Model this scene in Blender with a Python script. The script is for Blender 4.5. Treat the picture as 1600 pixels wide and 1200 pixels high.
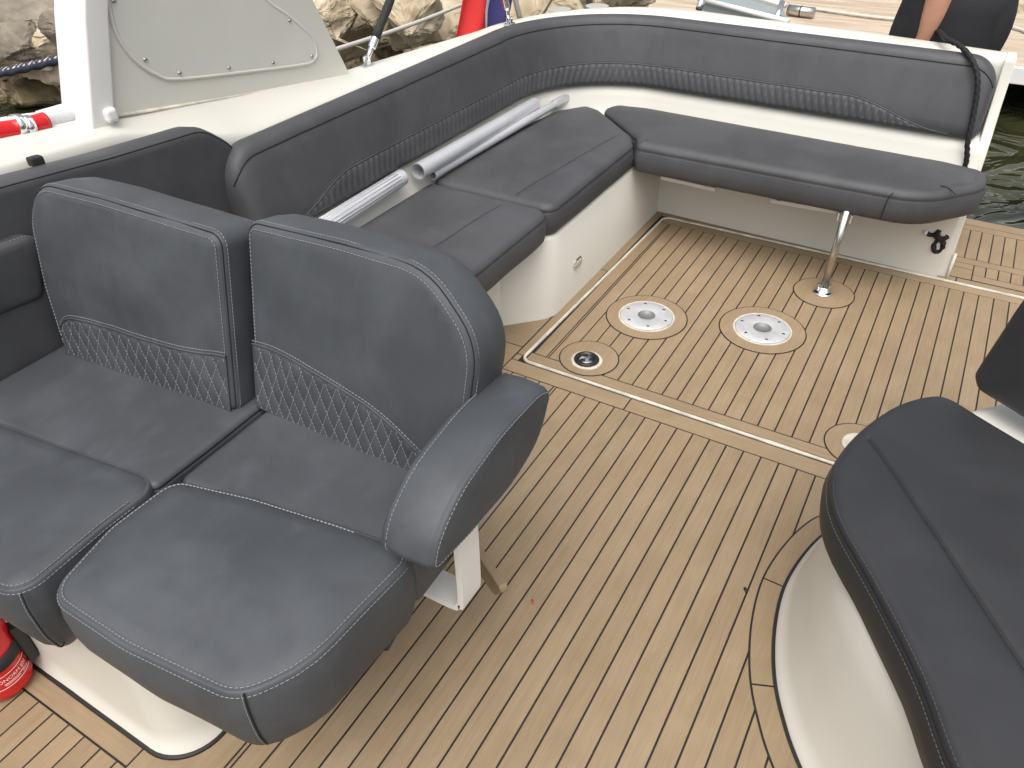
import bpy, bmesh, math, random
import numpy as np
from mathutils import Vector, Matrix, noise

for o in list(bpy.data.objects):
    bpy.data.objects.remove(o)
S = bpy.context.scene
COL = S.collection
random.seed(7)

# ---------------------------------------------------------------- camera
F = 1194.3
R = np.array([[0.503, -0.538, 0.677], [-0.864, -0.302, 0.402], [-0.012, -0.787, -0.617]])
def _n(v): return v / np.linalg.norm(v)
_e1 = _n(np.array([887.5, -948.8, F])); _e2 = _n(np.array([-2565.4, -896.2, F]))
_e2 = _n(_e2 - _e1 * np.dot(_e1, _e2)); _e3 = np.cross(_e1, _e2)
R = np.array([_e1, _e2, _e3])
CZ = 1.5
cam = bpy.data.cameras.new('camera')
camo = bpy.data.objects.new('camera', cam)
COL.objects.link(camo)
cam.sensor_width = 36
cam.lens = F / 1600 * 36
cam.clip_start = 0.02
cam.clip_end = 300
mw = Matrix.Identity(4)
for i in range(3):
    mw[i][0] = R[i, 0]; mw[i][1] = -R[i, 1]; mw[i][2] = -R[i, 2]
mw[2][3] = CZ
camo.matrix_world = mw
S.camera = camo
def ray(px, py): return R @ _n(np.array([px - 800, py - 600, F]))
def at_z(px, py, z): d = ray(px, py); t = (z - CZ) / d[2]; return np.array([0, 0, CZ]) + d * t
def at_x(px, py, x): d = ray(px, py); return np.array([0, 0, CZ]) + d * (x / d[0])
def at_y(px, py, y): d = ray(px, py); return np.array([0, 0, CZ]) + d * (y / d[1])

# ---------------------------------------------------------------- light
SUN_ELEV, SUN_AZ = math.radians(64), math.radians(196)   # azimuth: direction towards the sun, from +X to +Y
W = bpy.data.worlds.new('World'); S.world = W; W.use_nodes = True
nt = W.node_tree; nt.nodes.clear()
wo = nt.nodes.new('ShaderNodeOutputWorld'); bg = nt.nodes.new('ShaderNodeBackground')
sky = nt.nodes.new('ShaderNodeTexSky'); sky.sky_type = 'NISHITA'; sky.sun_disc = False
sky.sun_elevation = SUN_ELEV; sky.sun_rotation = math.pi / 2 - SUN_AZ
sky.air_density = 1.0; sky.dust_density = 6.0; sky.ozone_density = 1.0
hs = nt.nodes.new('ShaderNodeHueSaturation'); hs.inputs['Saturation'].default_value = 0.35
nt.links.new(sky.outputs[0], hs.inputs['Color'])
nt.links.new(hs.outputs[0], bg.inputs[0]); bg.inputs[1].default_value = 0.15
nt.links.new(bg.outputs[0], wo.inputs[0])
sl = bpy.data.lights.new('sun', 'SUN'); sl.energy = 1.2; sl.angle = math.radians(75); sl.color = (1, 0.96, 0.9)
so = bpy.data.objects.new('sun', sl); COL.objects.link(so)
sd = Vector((math.cos(SUN_ELEV) * math.cos(SUN_AZ), math.cos(SUN_ELEV) * math.sin(SUN_AZ), math.sin(SUN_ELEV)))
so.rotation_euler = sd.to_track_quat('Z', 'Y').to_euler()
S.view_settings.view_transform = 'Standard'; S.view_settings.look = 'None'
S.view_settings.exposure = 0.42; S.view_settings.gamma = 1
S.view_settings.use_curve_mapping = False
S.render.engine = 'CYCLES'

# ---------------------------------------------------------------- materials
def mat(name, col, rough=.5, metal=0, spec=.5, var=0, vscale=4, col2=None, bump=0, bscale=300, bump2=0, b2scale=6,
        stretch=(1, 1, 1), rvar=0, rnd=0, detail=4, coat=0):
    m = bpy.data.materials.new(name); m.use_nodes = True
    t = m.node_tree; b = t.nodes['Principled BSDF']
    b.inputs['Base Color'].default_value = (*col, 1)
    b.inputs['Roughness'].default_value = rough; b.inputs['Metallic'].default_value = metal
    b.inputs['Specular IOR Level'].default_value = spec
    b.inputs['Coat Weight'].default_value = coat
    tc = t.nodes.new('ShaderNodeTexCoord'); mp = t.nodes.new('ShaderNodeMapping')
    mp.inputs['Scale'].default_value = stretch
    t.links.new(tc.outputs['Object'], mp.inputs[0])
    src = mp.outputs[0]
    if rnd:
        oi = t.nodes.new('ShaderNodeObjectInfo'); mul = t.nodes.new('ShaderNodeMath'); mul.operation = 'MULTIPLY'
        mul.inputs[1].default_value = 50
        t.links.new(oi.outputs['Random'], mul.inputs[0])
        va = t.nodes.new('ShaderNodeVectorMath'); va.operation = 'ADD'
        t.links.new(mp.outputs[0], va.inputs[0]); t.links.new(mul.outputs[0], va.inputs[1]); src = va.outputs[0]
    def nz(sc, d=4, r=.6):
        n = t.nodes.new('ShaderNodeTexNoise'); n.inputs['Scale'].default_value = sc
        n.inputs['Detail'].default_value = d; n.inputs['Roughness'].default_value = r
        t.links.new(src, n.inputs['Vector']); return n
    if var or col2:
        n = nz(vscale, detail)
        cr = t.nodes.new('ShaderNodeValToRGB'); cr.color_ramp.elements[0].position = .35; cr.color_ramp.elements[1].position = .65
        c2 = col2 or tuple(min(1, c * (1 + var)) for c in col); c1 = col if col2 else tuple(c * (1 - var) for c in col)
        cr.color_ramp.elements[0].color = (*c1, 1); cr.color_ramp.elements[1].color = (*c2, 1)
        t.links.new(n.outputs['Fac'], cr.inputs[0])
        out = cr.outputs[0]
        if rnd:
            mx = t.nodes.new('ShaderNodeHueSaturation')
            mr = t.nodes.new('ShaderNodeMapRange'); mr.inputs[3].default_value = 1 - rnd; mr.inputs[4].default_value = 1 + rnd
            t.links.new(oi.outputs['Random'], mr.inputs[0]); t.links.new(mr.outputs[0], mx.inputs['Value'])
            t.links.new(out, mx.inputs['Color']); out = mx.outputs[0]
        t.links.new(out, b.inputs['Base Color'])
    if rvar:
        n = nz(5, 3); mr = t.nodes.new('ShaderNodeMapRange'); mr.inputs[1].default_value = .3; mr.inputs[2].default_value = .7
        mr.inputs[3].default_value = rough - rvar; mr.inputs[4].default_value = rough + rvar
        t.links.new(n.outputs['Fac'], mr.inputs[0]); t.links.new(mr.outputs[0], b.inputs['Roughness'])
    last = None
    for st, sc, ds in ((bump2, b2scale, .02), (bump, bscale, .001)):
        if st:
            n = nz(sc, 3); bp = t.nodes.new('ShaderNodeBump'); bp.inputs['Strength'].default_value = st; bp.inputs['Distance'].default_value = ds
            t.links.new(n.outputs['Fac'], bp.inputs['Height'])
            if last: t.links.new(last, bp.inputs['Normal'])
            last = bp.outputs[0]
    if last: t.links.new(last, b.inputs['Normal'])
    return m

def vinyl(name, col, rough, wear, wearcol, streak=.0):
    """soft upholstery vinyl: fine grain, broad wear blotches, rubbed smudges and faint streaks"""
    m = mat(name, col, rough, spec=.45, var=.10, vscale=3, bump=.15, bscale=900, bump2=.035, b2scale=8, rvar=.06)
    t = m.node_tree; b = t.nodes['Principled BSDF']
    src = b.inputs['Base Color'].links[0].from_socket
    tc = t.nodes.new('ShaderNodeTexCoord')
    def layer(src, scale, lo, hi, amt, c, st=(1, 1, 1)):
        mp = t.nodes.new('ShaderNodeMapping'); mp.inputs['Scale'].default_value = st
        t.links.new(tc.outputs['Object'], mp.inputs[0])
        n = t.nodes.new('ShaderNodeTexNoise'); n.inputs['Scale'].default_value = scale; n.inputs['Detail'].default_value = 6
        n.inputs['Roughness'].default_value = .65; n.inputs['Distortion'].default_value = .4
        t.links.new(mp.outputs[0], n.inputs['Vector'])
        mr = t.nodes.new('ShaderNodeMapRange'); mr.inputs[1].default_value = lo; mr.inputs[2].default_value = hi
        mr.inputs[4].default_value = amt
        t.links.new(n.outputs['Fac'], mr.inputs[0])
        mx = t.nodes.new('ShaderNodeMix'); mx.data_type = 'RGBA'
        t.links.new(mr.outputs[0], mx.inputs[0]); t.links.new(src, mx.inputs[6]); mx.inputs[7].default_value = (*c, 1)
        return mx.outputs[2]
    src = layer(src, 5, .45, .75, wear, wearcol)
    src = layer(src, 60, .68, .78, wear * .6, wearcol)
    if streak: src = layer(src, 9, .5, .75, streak, wearcol, (2, 2, .25))
    t.links.new(src, b.inputs['Base Color'])
    return m

M = {}
M['vinyl'] = vinyl('bench_vinyl', (.056, .057, .062), .57, .45, (.090, .093, .100), .28)
M['vinyl_pale'] = vinyl('weathered_vinyl', (.051, .056, .063), .56, .6, (.093, .101, .113), .22)
M['vinyl_dark'] = vinyl('dark_vinyl', (.024, .025, .028), .52, .4, (.042, .044, .049))  # darker vinyl tone, used on the lounge seat
M['thread'] = mat('thread', (.23, .24, .25), .8)
M['thread_dark'] = mat('thread_dark', (.10, .10, .11), .8)
M['seam'] = mat('seam', (.008, .008, .009), .8)
M['gel'] = mat('gelcoat', (.655, .64, .575), .32, spec=.5, var=.02, vscale=1.2, detail=1)
M['gelgrey'] = mat('grey_panel', (.63, .63, .575), .4, var=.03, vscale=3)
M['capgrey'] = mat('cap_grey', (.40, .40, .36), .5)
M['white'] = mat('white_paint', (.78, .77, .74), .3, var=.03, vscale=8)
def teak_mat():
    """synthetic teak: soft mottling, short fine grain along the board, specks and pale rubbed marks"""
    m = mat('teak', (.262, .190, .112), .62, spec=.3, col2=(.312, .232, .144), vscale=5, rnd=.035, detail=6)
    t = m.node_tree; b = t.nodes['Principled BSDF']; src = b.inputs['Base Color'].links[0].from_socket
    tc = t.nodes.new('ShaderNodeTexCoord'); oi = t.nodes.new('ShaderNodeObjectInfo')
    hgt = None
    for st, sc, lo, hi, amt, c in (((6, 110, 30), 1.0, .35, .75, .45, (.205, .145, .085)), ((14, 260, 60), 1.0, .45, .8, .35, (.37, .285, .195)), ((1, 1, 1), 90, .72, .8, .5, (.12, .085, .05)), ((1, 1, 1), 2.3, .58, .8, .35, (.40, .32, .235)), ((1, 1, 1), 6, .52, .75, .35, (.20, .155, .095))):
        mp = t.nodes.new('ShaderNodeMapping'); mp.inputs['Scale'].default_value = st
        cx = t.nodes.new('ShaderNodeCombineXYZ'); mu = t.nodes.new('ShaderNodeMath'); mu.operation = 'MULTIPLY'; mu.inputs[1].default_value = 37
        t.links.new(oi.outputs['Random'], mu.inputs[0]); t.links.new(mu.outputs[0], cx.inputs[2]); t.links.new(cx.outputs[0], mp.inputs['Location'])
        t.links.new(tc.outputs['Object'], mp.inputs[0])
        n = t.nodes.new('ShaderNodeTexNoise'); n.inputs['Scale'].default_value = sc; n.inputs['Detail'].default_value = 5; n.inputs['Roughness'].default_value = .6
        t.links.new(mp.outputs[0], n.inputs['Vector'])
        mr = t.nodes.new('ShaderNodeMapRange'); mr.inputs[1].default_value = lo; mr.inputs[2].default_value = hi; mr.inputs[4].default_value = amt
        t.links.new(n.outputs['Fac'], mr.inputs[0])
        mx = t.nodes.new('ShaderNodeMix'); mx.data_type = 'RGBA'; t.links.new(mr.outputs[0], mx.inputs[0]); t.links.new(src, mx.inputs[6]); mx.inputs[7].default_value = (*c, 1)
        src = mx.outputs[2]; hgt = hgt or n.outputs['Fac']
    t.links.new(src, b.inputs['Base Color'])
    bp = t.nodes.new('ShaderNodeBump'); bp.inputs['Strength'].default_value = .25; bp.inputs['Distance'].default_value = .0015
    t.links.new(hgt, bp.inputs['Height']); t.links.new(bp.outputs[0], b.inputs['Normal'])
    return m
M['teak'] = teak_mat()
M['teakgrain'] = None
M['caulk'] = mat('caulk', (.010, .008, .008), .6)
M['rimwhite'] = mat('hatch_rim_white', (.56, .52, .43), .45, var=.22, vscale=14)
M['alu'] = mat('brushed_aluminium', (.62, .62, .63), .5, metal=.45, var=.08, vscale=25)
M['anod'] = mat('anodised_aluminium', (.70, .71, .73), .34, metal=.5, var=.04, vscale=12)
M['chrome'] = mat('chrome', (.8, .8, .8), .1, metal=1)
M['steel'] = mat('stainless_steel', (.55, .53, .5), .25, metal=1)
M['black'] = mat('black_plastic', (.012, .012, .012), .4)
M['rubber'] = mat('black_webbing', (.02, .02, .021), .8, bump=.4, bscale=200)
M['red'] = mat('red_paint', (.62, .012, .015), .25, spec=.5)
M['redflag'] = mat('red_cloth', (.62, .03, .03), .8)
M['whiteflag'] = mat('white_cloth', (.72, .72, .74), .8)
M['blueflag'] = mat('blue_cloth', (.06, .06, .22), .8)
M['sleeve'] = mat('white_sleeve', (.62, .63, .65), .5)
M['rope'] = mat('black_rope', (.010, .010, .011), .75)
M['wrope'] = mat('pale_rope', (.55, .53, .47), .85)
M['nrope'] = mat('navy_rope', (.03, .035, .06), .85)
M['rock'] = mat('limestone', (.34, .27, .17), .9, col2=(.66, .57, .43), vscale=2.2, detail=8, bump=.9, bscale=14, bump2=.8, b2scale=4)
M['wetrock'] = mat('wet_weedy_stone', (.055, .045, .02), .55, col2=(.26, .20, .11), vscale=4, detail=8, bump=.9, bscale=20, bump2=.6, b2scale=5)
M['bank'] = mat('bank_stone', (.10, .085, .06), .95, col2=(.34, .295, .235), vscale=2.2, detail=10, bump=1, bscale=12, bump2=1, b2scale=3)
M['dock'] = mat('dock_timber', (.36, .28, .20), .85, col2=(.56, .47, .36), vscale=2, stretch=(9, .7, 5), detail=8, rnd=.08, bump=.4, bscale=20)
M['dockdark'] = mat('dock_shade_dark', (.03, .026, .02), .9)  # near-black: shade below the dock put into the colour
M['skin'] = mat('skin', (.50, .26, .17), .5, var=.06, vscale=20)
M['shirt'] = mat('black_cotton', (.016, .016, .018), .9, var=.2, vscale=12, bump2=.35, b2scale=14)
M['shorts'] = mat('dark_cotton', (.014, .014, .017), .9)
M['hair'] = mat('dark_hair', (.02, .014, .01), .6)
M['gangway'] = mat('grey_gangway', (.26, .30, .30), .5, var=.05)
M['bore'] = mat('grey_bore', (.22, .22, .22), .5, metal=.3)
M['lens'] = mat('clear_lens', (.5, .48, .4), .1)

def water_mat():
    m = bpy.data.materials.new('harbour_water'); m.use_nodes = True
    t = m.node_tree; b = t.nodes['Principled BSDF']
    b.inputs['Base Color'].default_value = (.022, .030, .010, 1); b.inputs['Roughness'].default_value = .04
    b.inputs['Specular IOR Level'].default_value = .6
    tc = t.nodes.new('ShaderNodeTexCoord')
    n = t.nodes.new('ShaderNodeTexNoise'); n.inputs['Scale'].default_value = 2.2; n.inputs['Detail'].default_value = 2; n.inputs['Distortion'].default_value = 1.5
    n2 = t.nodes.new('ShaderNodeTexNoise'); n2.inputs['Scale'].default_value = 1.2; n2.inputs['Detail'].default_value = 5
    cr = t.nodes.new('ShaderNodeValToRGB'); cr.color_ramp.elements[0].position = .35; cr.color_ramp.elements[1].position = .7
    cr.color_ramp.elements[0].color = (.008, .011, .005, 1); cr.color_ramp.elements[1].color = (.045, .046, .020, 1)
    t.links.new(tc.outputs['Object'], n.inputs['Vector']); t.links.new(tc.outputs['Object'], n2.inputs['Vector'])
    t.links.new(n2.outputs['Fac'], cr.inputs[0]); t.links.new(cr.outputs[0], b.inputs['Base Color'])
    bp = t.nodes.new('ShaderNodeBump'); bp.inputs['Strength'].default_value = .8; bp.inputs['Distance'].default_value = .12
    t.links.new(n.outputs['Fac'], bp.inputs['Height']); t.links.new(bp.outputs[0], b.inputs['Normal'])
    return m
M['water'] = water_mat()

# ---------------------------------------------------------------- object helpers
def tag(o, label=None, cat=None, group=None, kind=None):
    if label: o['label'] = label
    if cat: o['category'] = cat
    if group: o['group'] = group
    if kind: o['kind'] = kind
    return o
class Thing:
    pass
def thing(name, label, cat, base=(0, 0, 0), group=None):
    o = bpy.data.objects.new(name, None); COL.objects.link(o); o.location = base
    o.empty_display_size = .05
    return tag(o, label, cat, group)
def wloc(o):
    v = Vector((0, 0, 0))
    while o is not None:
        v = v + Vector(o.location); o = o.parent
    return v
def obj(name, verts, faces, m, parent=None, smooth=True, origin=None):
    """mesh object from WORLD-space verts; origin relative to its parent"""
    me = bpy.data.meshes.new(name)
    v = np.array(verts, float).reshape(-1, 3)
    off = np.array(wloc(parent)) if parent is not None else np.zeros(3)
    org = np.array(origin, float) if origin is not None else (off if parent is not None else np.array([v[:, 0].mean(), v[:, 1].mean(), v[:, 2].min()]))
    me.from_pydata((v - org).tolist(), [], [list(f) for f in faces]); me.validate(); me.update()
    o = bpy.data.objects.new(name, me); COL.objects.link(o)
    o.location = org - off
    if parent is not None: o.parent = parent
    me.materials.append(M[m] if isinstance(m, str) else m)
    if smooth:
        for p in me.polygons: p.use_smooth = True
    return o
class MB:
    def __init__(s): s.v = []; s.f = []
    def add(s, v, f):
        k = len(s.v); s.v += [tuple(x) for x in v]; s.f += [[i + k for i in g] for g in f]; return s
    def box(s, c, size, ax=None):
        c = np.array(c, float); h = np.array(size, float) / 2
        A = np.eye(3) if ax is None else np.array(ax, float)
        v = [c + A.T @ (h * np.array(q)) for q in ((-1,-1,-1),(1,-1,-1),(1,1,-1),(-1,1,-1),(-1,-1,1),(1,-1,1),(1,1,1),(-1,1,1))]
        return s.add(v, [(3,2,1,0),(4,5,6,7),(0,1,5,4),(1,2,6,5),(2,3,7,6),(3,0,4,7)])
    def tube(s, pts, r, n=10, caps=True):
        P = [np.array(p, float) for p in pts]; m = len(P); rr = r if hasattr(r, '__len__') else [r] * m
        up = np.array([0, 0, 1.]); T0 = _n(P[1] - P[0])
        if abs(T0[2]) > .9: up = np.array([1., 0, 0])
        v = []; 
        for i in range(m):
            T = _n(P[min(i+1, m-1)] - P[max(i-1, 0)])
            a = _n(np.cross(T, up)); b = np.cross(a, T); up = b
            for k in range(n):
                q = 2 * math.pi * k / n; v.append(P[i] + rr[i] * (a * math.cos(q) + b * math.sin(q)))
        f = [(i*n+k, i*n+(k+1) % n, (i+1)*n+(k+1) % n, (i+1)*n+k) for i in range(m-1) for k in range(n)]
        if caps: f += [list(range(n))[::-1], [(m-1)*n+k for k in range(n)]]
        return s.add(v, f)
    def lathe(s, prof, c, ax=(0, 0, 1), n=32, caps=True):
        c = np.array(c, float); z = _n(np.array(ax, float)); a = _n(np.cross(z, [1, 0, .01]) if abs(z[0]) < .9 else np.cross(z, [0, 1, 0])); b = np.cross(z, a)
        v = []; m = len(prof)
        for r, h in prof:
            for k in range(n):
                q = 2*math.pi*k/n; v.append(c + z*h + r*(a*math.cos(q) + b*math.sin(q)))
        f = [(i*n+k, i*n+(k+1) % n, (i+1)*n+(k+1) % n, (i+1)*n+k) for i in range(m-1) for k in range(n)]
        if caps: f += [[k for k in range(n)][::-1], [(m-1)*n+k for k in range(n)]]
        return s.add(v, f)
    def build(s, name, m, parent=None, smooth=True, origin=None): return obj(name, s.v, s.f, m, parent, smooth, origin)
def sharp(o, ang=35):
    bm = bmesh.new(); bm.from_mesh(o.data)
    bmesh.ops.recalc_face_normals(bm, faces=bm.faces)
    for e in bm.edges:
        if len(e.link_faces) == 2 and e.calc_face_angle(0) > math.radians(ang): e.smooth = False
    bm.to_mesh(o.data); bm.free(); return o
def bevel(o, w=.003, seg=2):
    md = o.modifiers.new('bevel', 'BEVEL'); md.width = w; md.segments = seg; md.limit_method = 'ANGLE'; md.angle_limit = math.radians(40)
    return o

def rounded(pts, step=.02, seg=9):
    """polygon [(x,y,r)] -> dense outline with rounded corners"""
    out = []; n = len(pts)
    P = [np.array(p[:2], float) for p in pts]; r = [(p[2] if len(p) > 2 else 0) for p in pts]
    for i in range(n):
        a, b, c = P[i-1], P[i], P[(i+1) % n]
        if r[i] <= 0: out.append(b); continue
        u = _n(a-b); w = _n(c-b); ang = math.acos(max(-1, min(1, u@w)))
        d = min(r[i] / math.tan(ang/2), .48*np.linalg.norm(a-b), .48*np.linalg.norm(c-b)); rr = d*math.tan(ang/2)
        ctr = b + _n(u+w) * rr / math.sin(ang/2)
        p0 = b+u*d-ctr; p1 = b+w*d-ctr
        a0 = math.atan2(p0[1], p0[0]); da = math.atan2(p1[1], p1[0]) - a0
        while da > math.pi: da -= 2*math.pi
        while da < -math.pi: da += 2*math.pi
        k = max(3, int(seg * abs(da) / 1.57) + 1)
        for j in range(k+1): q = a0 + da*j/k; out.append(ctr + rr*np.array([math.cos(q), math.sin(q)]))
    res = []
    for i in range(len(out)):
        a, b = out[i], out[(i+1) % len(out)]; L = np.linalg.norm(b-a)
        if L < 1e-5: continue
        k = max(1, int(L/step))
        for j in range(k): res.append(a + (b-a)*j/k)
    res = np.array(res)
    ar = 0.5*np.sum(res[:, 0]*np.roll(res[:, 1], -1) - np.roll(res[:, 0], -1)*res[:, 1])
    return res if ar > 0 else res[::-1]
def spline(pts, n=8, closed=False):
    P = [np.array(p, float) for p in pts]; m = len(P); out = []
    rng = range(m) if closed else range(m-1)
    for i in rng:
        p0 = P[i-1] if (closed or i > 0) else 2*P[0]-P[1]
        p1, p2 = P[i], P[(i+1) % m]
        p3 = P[(i+2) % m] if (closed or i+2 < m) else 2*P[-1]-P[-2]
        for j in range(n):
            t = j/n
            out.append(.5*((2*p1)+(-p0+p2)*t+(2*p0-5*p1+4*p2-p3)*t*t+(-p0+3*p1-3*p2+p3)*t**3))
    if not closed: out.append(P[-1])
    return np.array(out)
def onorm(o):
    t = np.roll(o, -1, 0) - np.roll(o, 1, 0); t /= np.linalg.norm(t, axis=1)[:, None] + 1e-12
    return np.stack([t[:, 1], -t[:, 0]], 1)
def frame(o, u, v):
    u = _n(np.array(u, float)); v = np.array(v, float); v = _n(v - u*(u@v)); w = np.cross(u, v)
    return (np.array(o, float), np.stack([u, v, w]))
def tf(fr, p): return fr[0] + np.asarray(p, float) @ fr[1]
GROUND = lambda z: (np.array([0, 0, z]), np.eye(3))

def segdist(p, o):
    a = o[None, :, :]; b = np.roll(o, -1, 0)[None, :, :]; d = b-a
    q = p[:, None, :]-a; t = np.clip((q*d).sum(2)/((d*d).sum(2)+1e-12), 0, 1)
    return np.sqrt(((q-t[..., None]*d)**2).sum(2)).min(1)
def slab(name, outline, prof, fr, m, parent, crown=0., cr=.07, grooves=(), grid=.03, wob=.0015, wsc=7., gdepth=.0045, hfun=None):
    """upholstered body: outline swept through profile [(inset, h)], dense crowned cap with seam grooves; returns (object, heightfunction)"""
    o = np.array(outline); nrm = onorm(o); N = len(o)
    bm = bmesh.new(); rings = []
    seed = random.random()*50
    for ins, h in prof:
        pts = o - nrm*ins
        rings.append([bm.verts.new((p[0], p[1], h)) for p in pts])
    for i in range(len(rings)-1):
        for k in range(N):
            bm.faces.new((rings[i][k], rings[i][(k+1) % N], rings[i+1][(k+1) % N], rings[i+1][k]))
    bm.faces.new(rings[0][::-1]); top = bm.faces.new(rings[-1])
    side = set(v for r in rings for v in r)
    T = prof[-1][1]; ot = o - nrm*prof[-1][0]
    cuts = []
    lo, hi = o.min(0), o.max(0)
    for x in np.arange(lo[0]+grid*.5, hi[0], grid): cuts.append(((x, 0, 0), (1, 0, 0)))
    for y in np.arange(lo[1]+grid*.5, hi[1], grid): cuts.append(((0, y, 0), (0, 1, 0)))
    for (a, b) in grooves:
        a = np.array(a, float); b = np.array(b, float); d = _n(b-a); q = np.array([-d[1], d[0]])
        for off in (-.012, -.006, -.003, -.0012, .0012, .003, .006, .012): c = a+q*off; cuts.append(((c[0], c[1], 0), (q[0], q[1], 0)))
    fs = [top]
    for c, nn in cuts:
        geom = list({v for f in fs for v in f.verts}) + list({e for f in fs for e in f.edges}) + fs
        r = bmesh.ops.bisect_plane(bm, geom=geom, dist=1e-6, plane_co=c, plane_no=nn)
        fs = [g for g in r['geom'] if isinstance(g, bmesh.types.BMFace)]
    def hf(p):
        p = np.asarray(p, float).reshape(-1, 2)
        d = segdist(p, ot)
        h = T + crown*(1-np.exp(-(d/cr)**1.5))
        w = np.array([noise.noise((q[0]*wsc+seed, q[1]*wsc, seed)) + .5*noise.noise((q[0]*wsc*2.7+seed, q[1]*wsc*2.7, seed)) for q in p])
        h = h + wob*1.6*w*np.minimum(1, d/.03)
        for (a, b) in grooves:
            a = np.array(a, float); b = np.array(b, float); dd = _n(b-a); q = np.array([-dd[1], dd[0]]); s = np.abs((p-a)@q)
            h = h - gdepth*np.exp(-(s/.0028)**2) - .0035*np.exp(-(s/.014)**2)
        if hfun is not None: h = h + hfun(p)
        return h
    tv = list({v for f in fs for v in f.verts})
    hh = hf([(v.co.x, v.co.y) for v in tv])
    for v, h in zip(tv, hh):
        v.co.z = h
    for r in rings[1:-1]:
        for k, v in enumerate(r):
            w = noise.noise((v.co.x*9+seed, v.co.y*9, v.co.z*9))*wob*1.3
            v.co.x += nrm[k][0]*w; v.co.y += nrm[k][1]*w
    big = [f for f in bm.faces if len(f.verts) > 4 and f in set(fs)]
    bmesh.ops.triangulate(bm, faces=[f for f in fs if f.is_valid and len(f.verts) > 4])
    bm.verts.index_update()
    V = tf(fr, [tuple(v.co) for v in bm.verts]); Fc = [[v.index for v in f.verts] for f in bm.faces]
    bm.free()
    ob = obj(name, V, Fc, m, parent)
    for (a, b) in grooves:
        a = np.array(a, float); b = np.array(b, float); ln = np.array([a+(b-a)*k/160 for k in range(161)])
        inside = [p for p in ln if segdist(p[None], ot)[0] > .004 and _inside(p, ot)]
        if len(inside) > 3:
            inside = np.array(inside)
            inside = np.r_[inside]
            MB().tube(tf(fr, np.c_[inside, hf(inside)+.0006]), .0017, 6).build('seam', 'seam', ob)
    return ob, hf
def _inside(p, o):
    x, y = o[:, 0], o[:, 1]; x2, y2 = np.roll(x, -1), np.roll(y, -1)
    c = (y > p[1]) != (y2 > p[1])
    xi = x+(p[1]-y)*(x2-x)/np.where(np.abs(y2-y) < 1e-9, 1e-9, y2-y)
    return bool(np.sum(c & (p[0] < xi)) % 2)
def cprof(T, r=.03, bulge=.006, seam=True):
    """side profile of a boxed cushion with rolled edges and a pressed-in top seam"""
    p = [(r*.9, 0), (r*.3, r*.15), (0, r*.6), (-bulge, T*.5), (0, T-r*1.15)]
    if seam: p += [(.0008, T-r*.95), (.0035, T-r*.86), (.001, T-r*.77)]
    p += [(r*.12, T-r*.5), (r*.35, T-r*.2), (r*.7, T-r*.04), (r*1.05, T)]
    return p
def dashes(mb, pts, nrm, L=.0055, gap=.003, w=.0013, h=.0009):
    P = np.asarray(pts, float); seg = np.linalg.norm(np.diff(P, axis=0), axis=1); s = np.concatenate([[0], np.cumsum(seg)])
    nr = np.asarray(nrm, float)
    if nr.ndim == 1: nr = np.repeat(nr[None], len(P), 0)
    t = 0
    def ip(A, x): return np.array([np.interp(x, s, A[:, i]) for i in range(3)])
    while t + L < s[-1]:
        a, b = ip(P, t), ip(P, t+L); nn = _n(ip(nr, t+L/2)); d = b-a
        if np.linalg.norm(d) > 1e-6:
            d = _n(d); sd_ = np.cross(nn, d); c = (a+b)/2 + nn*h*.4
            mb.box(c, (L, w*.85, h*2), (d, sd_, nn))
        t += L+gap
    return mb
def ringline(outline, ins, h, fr, a=0, b=None, close=True, lift=0):
    o = np.array(outline); n_ = onorm(o); p = o - n_*ins
    P = tf(fr, np.c_[p, np.full(len(p), h)])
    NN = np.c_[n_, np.zeros(len(n_))] @ fr[1]
    if close and a == 0 and b is None: P = np.r_[P, P[:1]]; NN = np.r_[NN, NN[:1]]
    return P[a:b], NN[a:b]

# ================================================================= SETTING
# ---- water
wv = [(-60, -60, -.6), (80, -60, -.6), (80, 80, -.6), (-60, 80, -.6)]
tag(obj('water', wv, [(0, 1, 2, 3)], 'water', smooth=False), kind='structure')
# seabed below so the sheet is not the end of the world
tag(obj('seabed', [(-60, -60, -2.5), (80, -60, -2.5), (80, 80, -2.5), (-60, 80, -2.5)], [(0, 1, 2, 3)], 'wetrock', smooth=False), kind='structure')

# ---- rocky bank: strip rising out of the water along the left side and behind the dock
WL = spline([(-12, 10.5), (-5, 9.2), (0, 8.1), (3.2, 7.2), (5.0, 6.3), (6.2, 5.75), (7.4, 5.6), (8.6, 5.0), (9.3, 3.6), (9.3, 1.5), (9.3, -2), (9.4, -8), (9.5, -25)], 14)
def bank():
    n_ = []
    for i in range(len(WL)):
        t = _n(WL[min(i+1, len(WL)-1)] - WL[max(i-1, 0)]); n_.append((-t[1], t[0]))
    prof = [(-.3, -2.2), (.3, -1.3), (.6, -.85), (.9, -.55), (1.25, -.30), (1.6, -.1), (2.1, .2), (2.8, .55), (3.6, .9), (5, 1.25), (8, 1.7), (30, 3)]
    v = []
    for i, p in enumerate(WL):
        for d, z in prof:
            q = np.array([p[0]+n_[i][0]*d, p[1]+n_[i][1]*d, z])
            nz_ = noise.fractal((q[0]*1.3, q[1]*1.3, z), 1.0, 2.0, 5)*.28*min(1, d+.9)
            v.append((q[0]+n_[i][0]*nz_*.5, q[1]+n_[i][1]*nz_*.5, z+nz_))
    m = len(prof)
    f = [(i*m+k, i*m+k+1, (i+1)*m+k+1, (i+1)*m+k) for i in range(len(WL)-1) for k in range(m-1)]
    o = obj('bank', v, f, 'bank')
    sub = o.modifiers.new('sub', 'SUBSURF'); sub.levels = sub.render_levels = 2
    return tag(o, kind='structure')
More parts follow.
